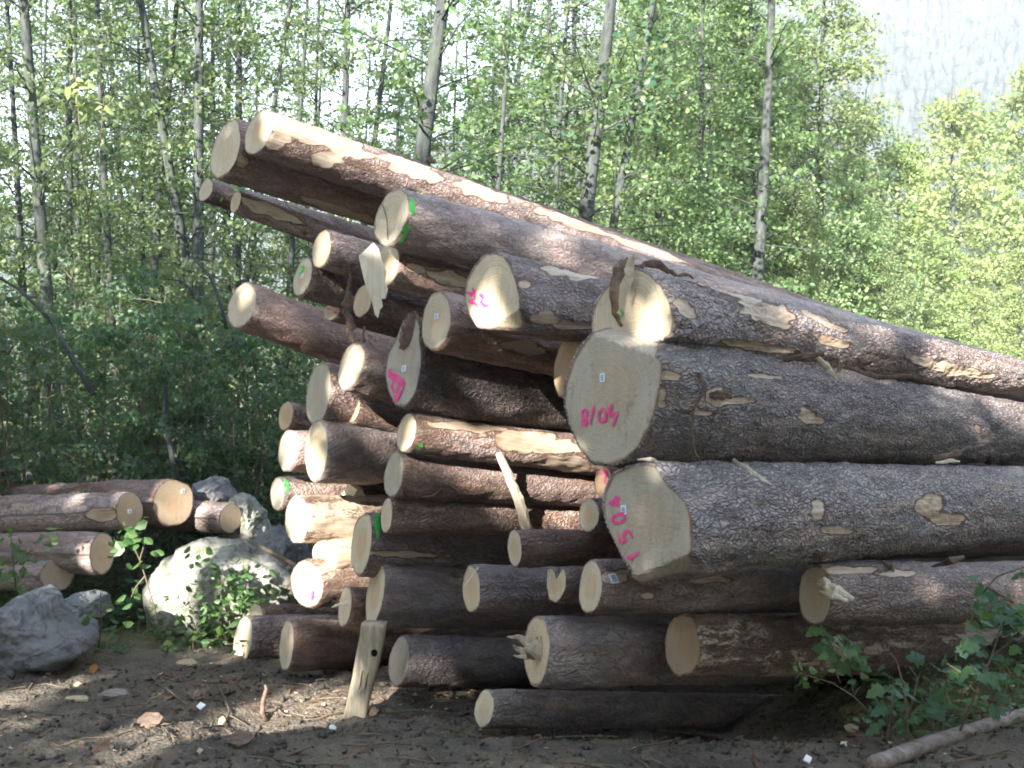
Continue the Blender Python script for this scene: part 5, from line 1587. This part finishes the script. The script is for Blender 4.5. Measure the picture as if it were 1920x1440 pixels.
# ------------------------------------------------------------------ tall trees beside the camera that shade the clearing
targets = []     # (world point, radius): spots the photo shows in direct sun
def first_hit(px, py):
    rr = ray(px, py)
    best, bd = None, 1e9
    for q in LOGS.values():
        loc, n, i, dd = q['bvh'].ray_cast(CAM, rr)
        if loc is not None and dd < bd: best, bd = loc, dd
    g = on_ground(px, py) if py > 1000 else None
    if g is not None and (g - CAM).length < bd: best = g
    return best
for px, py, r in [
        (455, 1197, .17), (500, 1165, .14), (552, 970, .16), (590, 960, .16), (640, 945, .12), (600, 985, .14), (580, 1075, .15), (610, 1035, .15), (645, 1030, .12), (600, 1090, .10),
        (538, 842, .14), (578, 870, .09), (575, 840, .07), (1000, 822, .16), (1050, 850, .16), (1040, 880, .16), (960, 815, .14), (1090, 900, .15), (1040, 925, .16), (980, 880, .12),
        (900, 805, .10), (840, 870, .08), (925, 590, .14), (930, 550, .10), (950, 560, .10), (915, 500, .06), (1210, 590, .13), (1230, 570, .10), (1190, 595, .08),
        (605, 450, .11), (735, 487, .12), (520, 225, .16), (570, 240, .17), (630, 258, .17), (690, 275, .17), (750, 300, .17), (820, 330, .17), (900, 358, .17), (980, 385, .17), (1060, 412, .17),
        (1150, 445, .15), (1250, 485, .13), (415, 240, .12), (470, 540, .06), (500, 545, .06), (560, 1310, .15), (590, 1320, .13), (520, 1325, .12),
        (330, 1375, .13), (400, 1385, .14), (450, 1378, .12), (360, 1390, .1), (660, 1325, .12), (670, 1290, .08), (1880, 690, .35), (1800, 665, .3), (1720, 645, .22), (1900, 730, .3),
        (1450, 590, .10), (1540, 600, .10), (1360, 545, .08), (1100, 500, .07), (150, 928, .10), (320, 940, .15), (190, 1030, .12), (20, 1330, .2), (70, 1300, .15), (120, 1320, .1), (1125, 900, .06),
        (675, 930, .10), (940, 862, .07), (952, 890, .07), (965, 920, .07), (978, 950, .06), (470, 1180, .12), (640, 975, .10), (635, 1050, .12), (590, 1065, .14), (800, 778, .08), (690, 780, .1), (740, 770, .08)]:
    q = first_hit(px, py)
    if q is not None: targets.append((q, r))
for px, py, Y, r in [(345, 1075, 8.0, .36), (330, 1110, 8.0, .3), (375, 1090, 8.0, .3), (310, 1090, 8.1, .25), (370, 1140, 8.0, .2), (430, 1110, 7.75, .22), (400, 1160, 7.75, .22), (460, 1090, 7.75, .15), (240, 1005, 7.0, .15),
                     (470, 960, 9.0, .15), (160, 160, 9.8, .4), (190, 190, 9.8, .3), (420, 380, 8.2, .15)]:
    targets.append((at(px, py, Y), r))
def canopy():
    rg = np.random.default_rng(77)
    S = np.array(TO_SUN)
    A = np.cross(S, [0, 0, 1]); A /= np.linalg.norm(A)
    Bv = np.cross(A, S)
    cen = np.array([0.6, 6.4, 1.4])
    n = 64000
    # leaf clumps over the part of the sky the sun shines from
    ng = 2400
    ga, gb, gs = rg.uniform(-7.0, 7.0, ng), rg.uniform(-5.2, 5.0, ng), rg.uniform(12.0, 17.5, ng)
    gi = rg.integers(0, ng, n)
    P = cen + S * gs[gi, None] + A * ga[gi, None] + Bv * gb[gi, None] + rg.normal(size=(n, 3)) * 0.30
    keep = np.ones(n, dtype=bool)
    for q, r in targets:
        w = P - np.array(q)
        t = w @ S
        perp = np.linalg.norm(w - t[:, None] * S, axis=1)
        keep &= perp > r + 0.07  # leaves cut out so sun falls through the crowns onto each spot
    # the photograph's field of view stays clear
    keep &= ~((P[:, 1] > 0) & (np.abs(P[:, 0]) < 0.56 * P[:, 1] + 0.3))
    P = P[keep]
    n = len(P)
    bases = [(-2.6, -4.4), (-7.4, -3.0), (-3.4, -8.4), (-8.4, -7.2), (0.8, -6.2)]
    cx = np.array([[b[0], b[1]] for b in bases])
    idx = np.argmin(np.linalg.norm(P[:, None, :2] - cx[None], axis=2), axis=1)
    D, N = rand_dirs(n, rg, -0.2), rand_dirs(n, rg, 0.9)
    L = 0.24 * rg.uniform(0.7, 1.25, n)
    labs = ['tall shade tree beside the photographer', 'shade tree behind the photographer', 'shade tree at the edge of the clearing outside the picture', 'inner shade tree outside the picture', 'outermost shade tree outside the picture']
    for i, b in enumerate(bases):
        m = idx == i
        if m.sum() < 10: continue
        org = np.array([b[0], b[1], -0.2])
        root = empty('shade_tree', org)
        bag = Bag()
        top = P[m].max(axis=0)[2]
        bag.add(tube([(0.05 * math.sin(z * 1.3), 0.05 * math.cos(z), z) for z in np.linspace(0, top, 14)], list(np.linspace(0.16, 0.03, 14)), 9))
        pr = random.Random(i)
        Q = P[m]
        for _ in range(70):
            q = Q[pr.randrange(len(Q))] - org
            z0 = max(1.5, q[2] - np.hypot(q[0], q[1]) * pr.uniform(0.3, 0.7))
            ok = True
            pts = [(q[0] * t, q[1] * t, z0 + (q[2] - z0) * t ** 1.3) for t in np.linspace(0, 1, 6)]
            for (tq, r) in targets:
                for pt in pts:
                    w = np.array(pt) + org - np.array(tq)
                    tt = w @ S
                    if np.linalg.norm(w - tt * S) < r * 0.8: ok = False
            if ok: bag.add(tube(pts, list(np.linspace(0.035, 0.008, 6)), 5, False))
        mesh_obj('trunk', bag.v, bag.f, M_TRUNK, root).matrix_parent_inverse = Matrix()
        leaf_mesh('crown', Q - org, D[m], N[m], L[m], L[m] * 0.7, M_LEAF, root)
        tag(root, labs[i], 'tree', 'shade trees beside the clearing')
canopy()
# the wood closes round the clearing behind the camera too
for i, (x, y, s, e) in enumerate([(-9.5, 5.5, 0.8, 0), (-11.0, 9.5, 1.0, 1), (-4.5, -12.5, 0.5, 2), (-9.5, -10.0, 0.55, 0), (1.5, -12.0, 0.55, 1), (5.5, -9.5, 0.9, 2), (8.5, -5.5, 1.0, 0),
                                  (9.5, -1.0, 0.95, 1), (10.5, 3.0, 0.9, 2), (3.5, -7.0, 0.7, 0), (12.5, 7.0, 0.9, 1), (-12.5, 2.0, 0.6, 2)]):
    plant('leafy_tree', edge[e], (x, y, -0.3), i * 1.9, s, 'leafy tree of the wood closing round the clearing, outside the picture', 'tree', 'leafy trees round the clearing outside the picture')

# ------------------------------------------------------------------ the hillside
def hill_z(x, y):
    # rises from the valley floor; higher to the right
    f = sstep((y - 120) / 620)
    side = 0.35 + 0.65 * sstep((x + 120) / 330)
    return -2 + 300 * f * side + (26 * noise.noise(Vector((x / 70, y / 200, 0))) + 12 * noise.noise(Vector((x / 26, y / 90, 4))) + 6 * noise.noise(Vector((x / 11, y / 40, 9)))) * f
hx, hy = np.linspace(-500, 900, 240), np.linspace(110, 900, 120)
V = [(x, y, hill_z(x, y)) for y in hy for x in hx]
n = len(hx)
Fc = [(j * n + i, j * n + i + 1, (j + 1) * n + i + 1, (j + 1) * n + i) for j in range(len(hy) - 1) for i in range(n - 1)]
M_HILL = make_plain('hillside', (0.040, 0.050, 0.042), 0.95, 0.1, 0.5, 0.06)
tag(mesh_obj('hillside', V, Fc, M_HILL), 'steep wooded hillside fading in the haze', None, None, 'structure')
M_CONIFER = make_plain('conifer_green', (0.034, 0.046, 0.038), 0.9, 0.1, 0.5, 0.035)
def conifers():
    rg = np.random.default_rng(5)
    n = 26000
    y = 130 + 540 * rg.random(n) ** 1.1
    x = rg.uniform(-0.10, 0.62, n) * y
    z = np.array([hill_z(a, b) for a, b in zip(x, y)]) - 0.5
    den = np.array([noise.noise(Vector((a / 34, b / 60, 1))) + 0.6 * noise.noise(Vector((a / 12, b / 25, 7))) for a, b in zip(x, y)])
    kp = den + rg.uniform(-0.25, 0.25, n) > -0.28
    x, y, z, den = x[kp], y[kp], z[kp], den[kp]; n = len(x)
    h = (5 + 13 * rg.random(n) ** 1.8) * (1 + 0.35 * den) * (0.7 + y / 700); r = h * rg.uniform(0.13, 0.30, n)
    prof, K = ((0.03, 1.0), (0.36, 0.50), (0.38, 0.78), (0.68, 0.28), (0.70, 0.44)), 6
    V = np.zeros((n, len(prof) * K + 1, 3))
    for lv, (f, rr) in enumerate(prof):
        for k in range(K):
            a = 2 * math.pi * k / K + lv
            q = r * rr * rg.uniform(0.7, 1.25, n)
            V[:, lv * K + k] = np.stack([x + q * math.cos(a), y + q * math.sin(a), z + h * f], 1)
    V[:, -1] = np.stack([x, y, z + h], 1)
    one = []
    for lv in range(len(prof)):
        for k in range(K):
            k2 = (k + 1) % K
            if lv < len(prof) - 1:
                one.append((lv * K + k, lv * K + k2, (lv + 1) * K + k2)); one.append((lv * K + k, (lv + 1) * K + k2, (lv + 1) * K + k))
            else:
                one.append((lv * K + k, lv * K + k2, len(prof) * K))
    T = (np.array(one)[None] + (np.arange(n) * V.shape[1])[:, None, None]).reshape(-1, 3)
    me = bpy.data.meshes.new('conifer_forest')
    me.vertices.add(V.shape[0] * V.shape[1]); me.vertices.foreach_set('co', V.astype(np.float32).ravel())
    me.loops.add(T.size); me.loops.foreach_set('vertex_index', T.astype(np.int32).ravel())
    me.polygons.add(len(T)); me.polygons.foreach_set('loop_start', np.arange(0, T.size, 3, dtype=np.int32))
    me.polygons.foreach_set('loop_total', np.full(len(T), 3, dtype=np.int32))
    me.materials.append(M_CONIFER); me.update(); me.validate()
    o = bpy.data.objects.new('conifer_forest', me); COL.objects.link(o)
    tag(o, 'far conifer forest covering the hazy hillside', None, None, 'stuff')
conifers()

# ------------------------------------------------------------------ the hazy air
def haze(density):
    M = Mat('hazy_air')
    M.t.nodes.remove(M.b)
    vol = M.n('VolumePrincipled', {'Color': (0.86, 0.92, 1.0, 1), 'Density': density, 'Anisotropy': 0.0})
    M.link(vol.outputs[0], M.out.inputs['Volume'])
    x0, x1, y0, y1, z0, z1 = -1700, 1700, -1600, 2700, -45, 345
    V = [(x, y, z) for z in (z0, z1) for y in (y0, y1) for x in (x0, x1)]
    Fc = [(0, 2, 3, 1), (4, 5, 7, 6), (0, 1, 5, 4), (2, 6, 7, 3), (0, 4, 6, 2), (1, 3, 7, 5)]
    o = mesh_obj('haze', V, Fc, M.m, None, False)
    tag(o, 'pale bluish haze hanging in the valley air', None, None, 'stuff')
haze(0.0007)
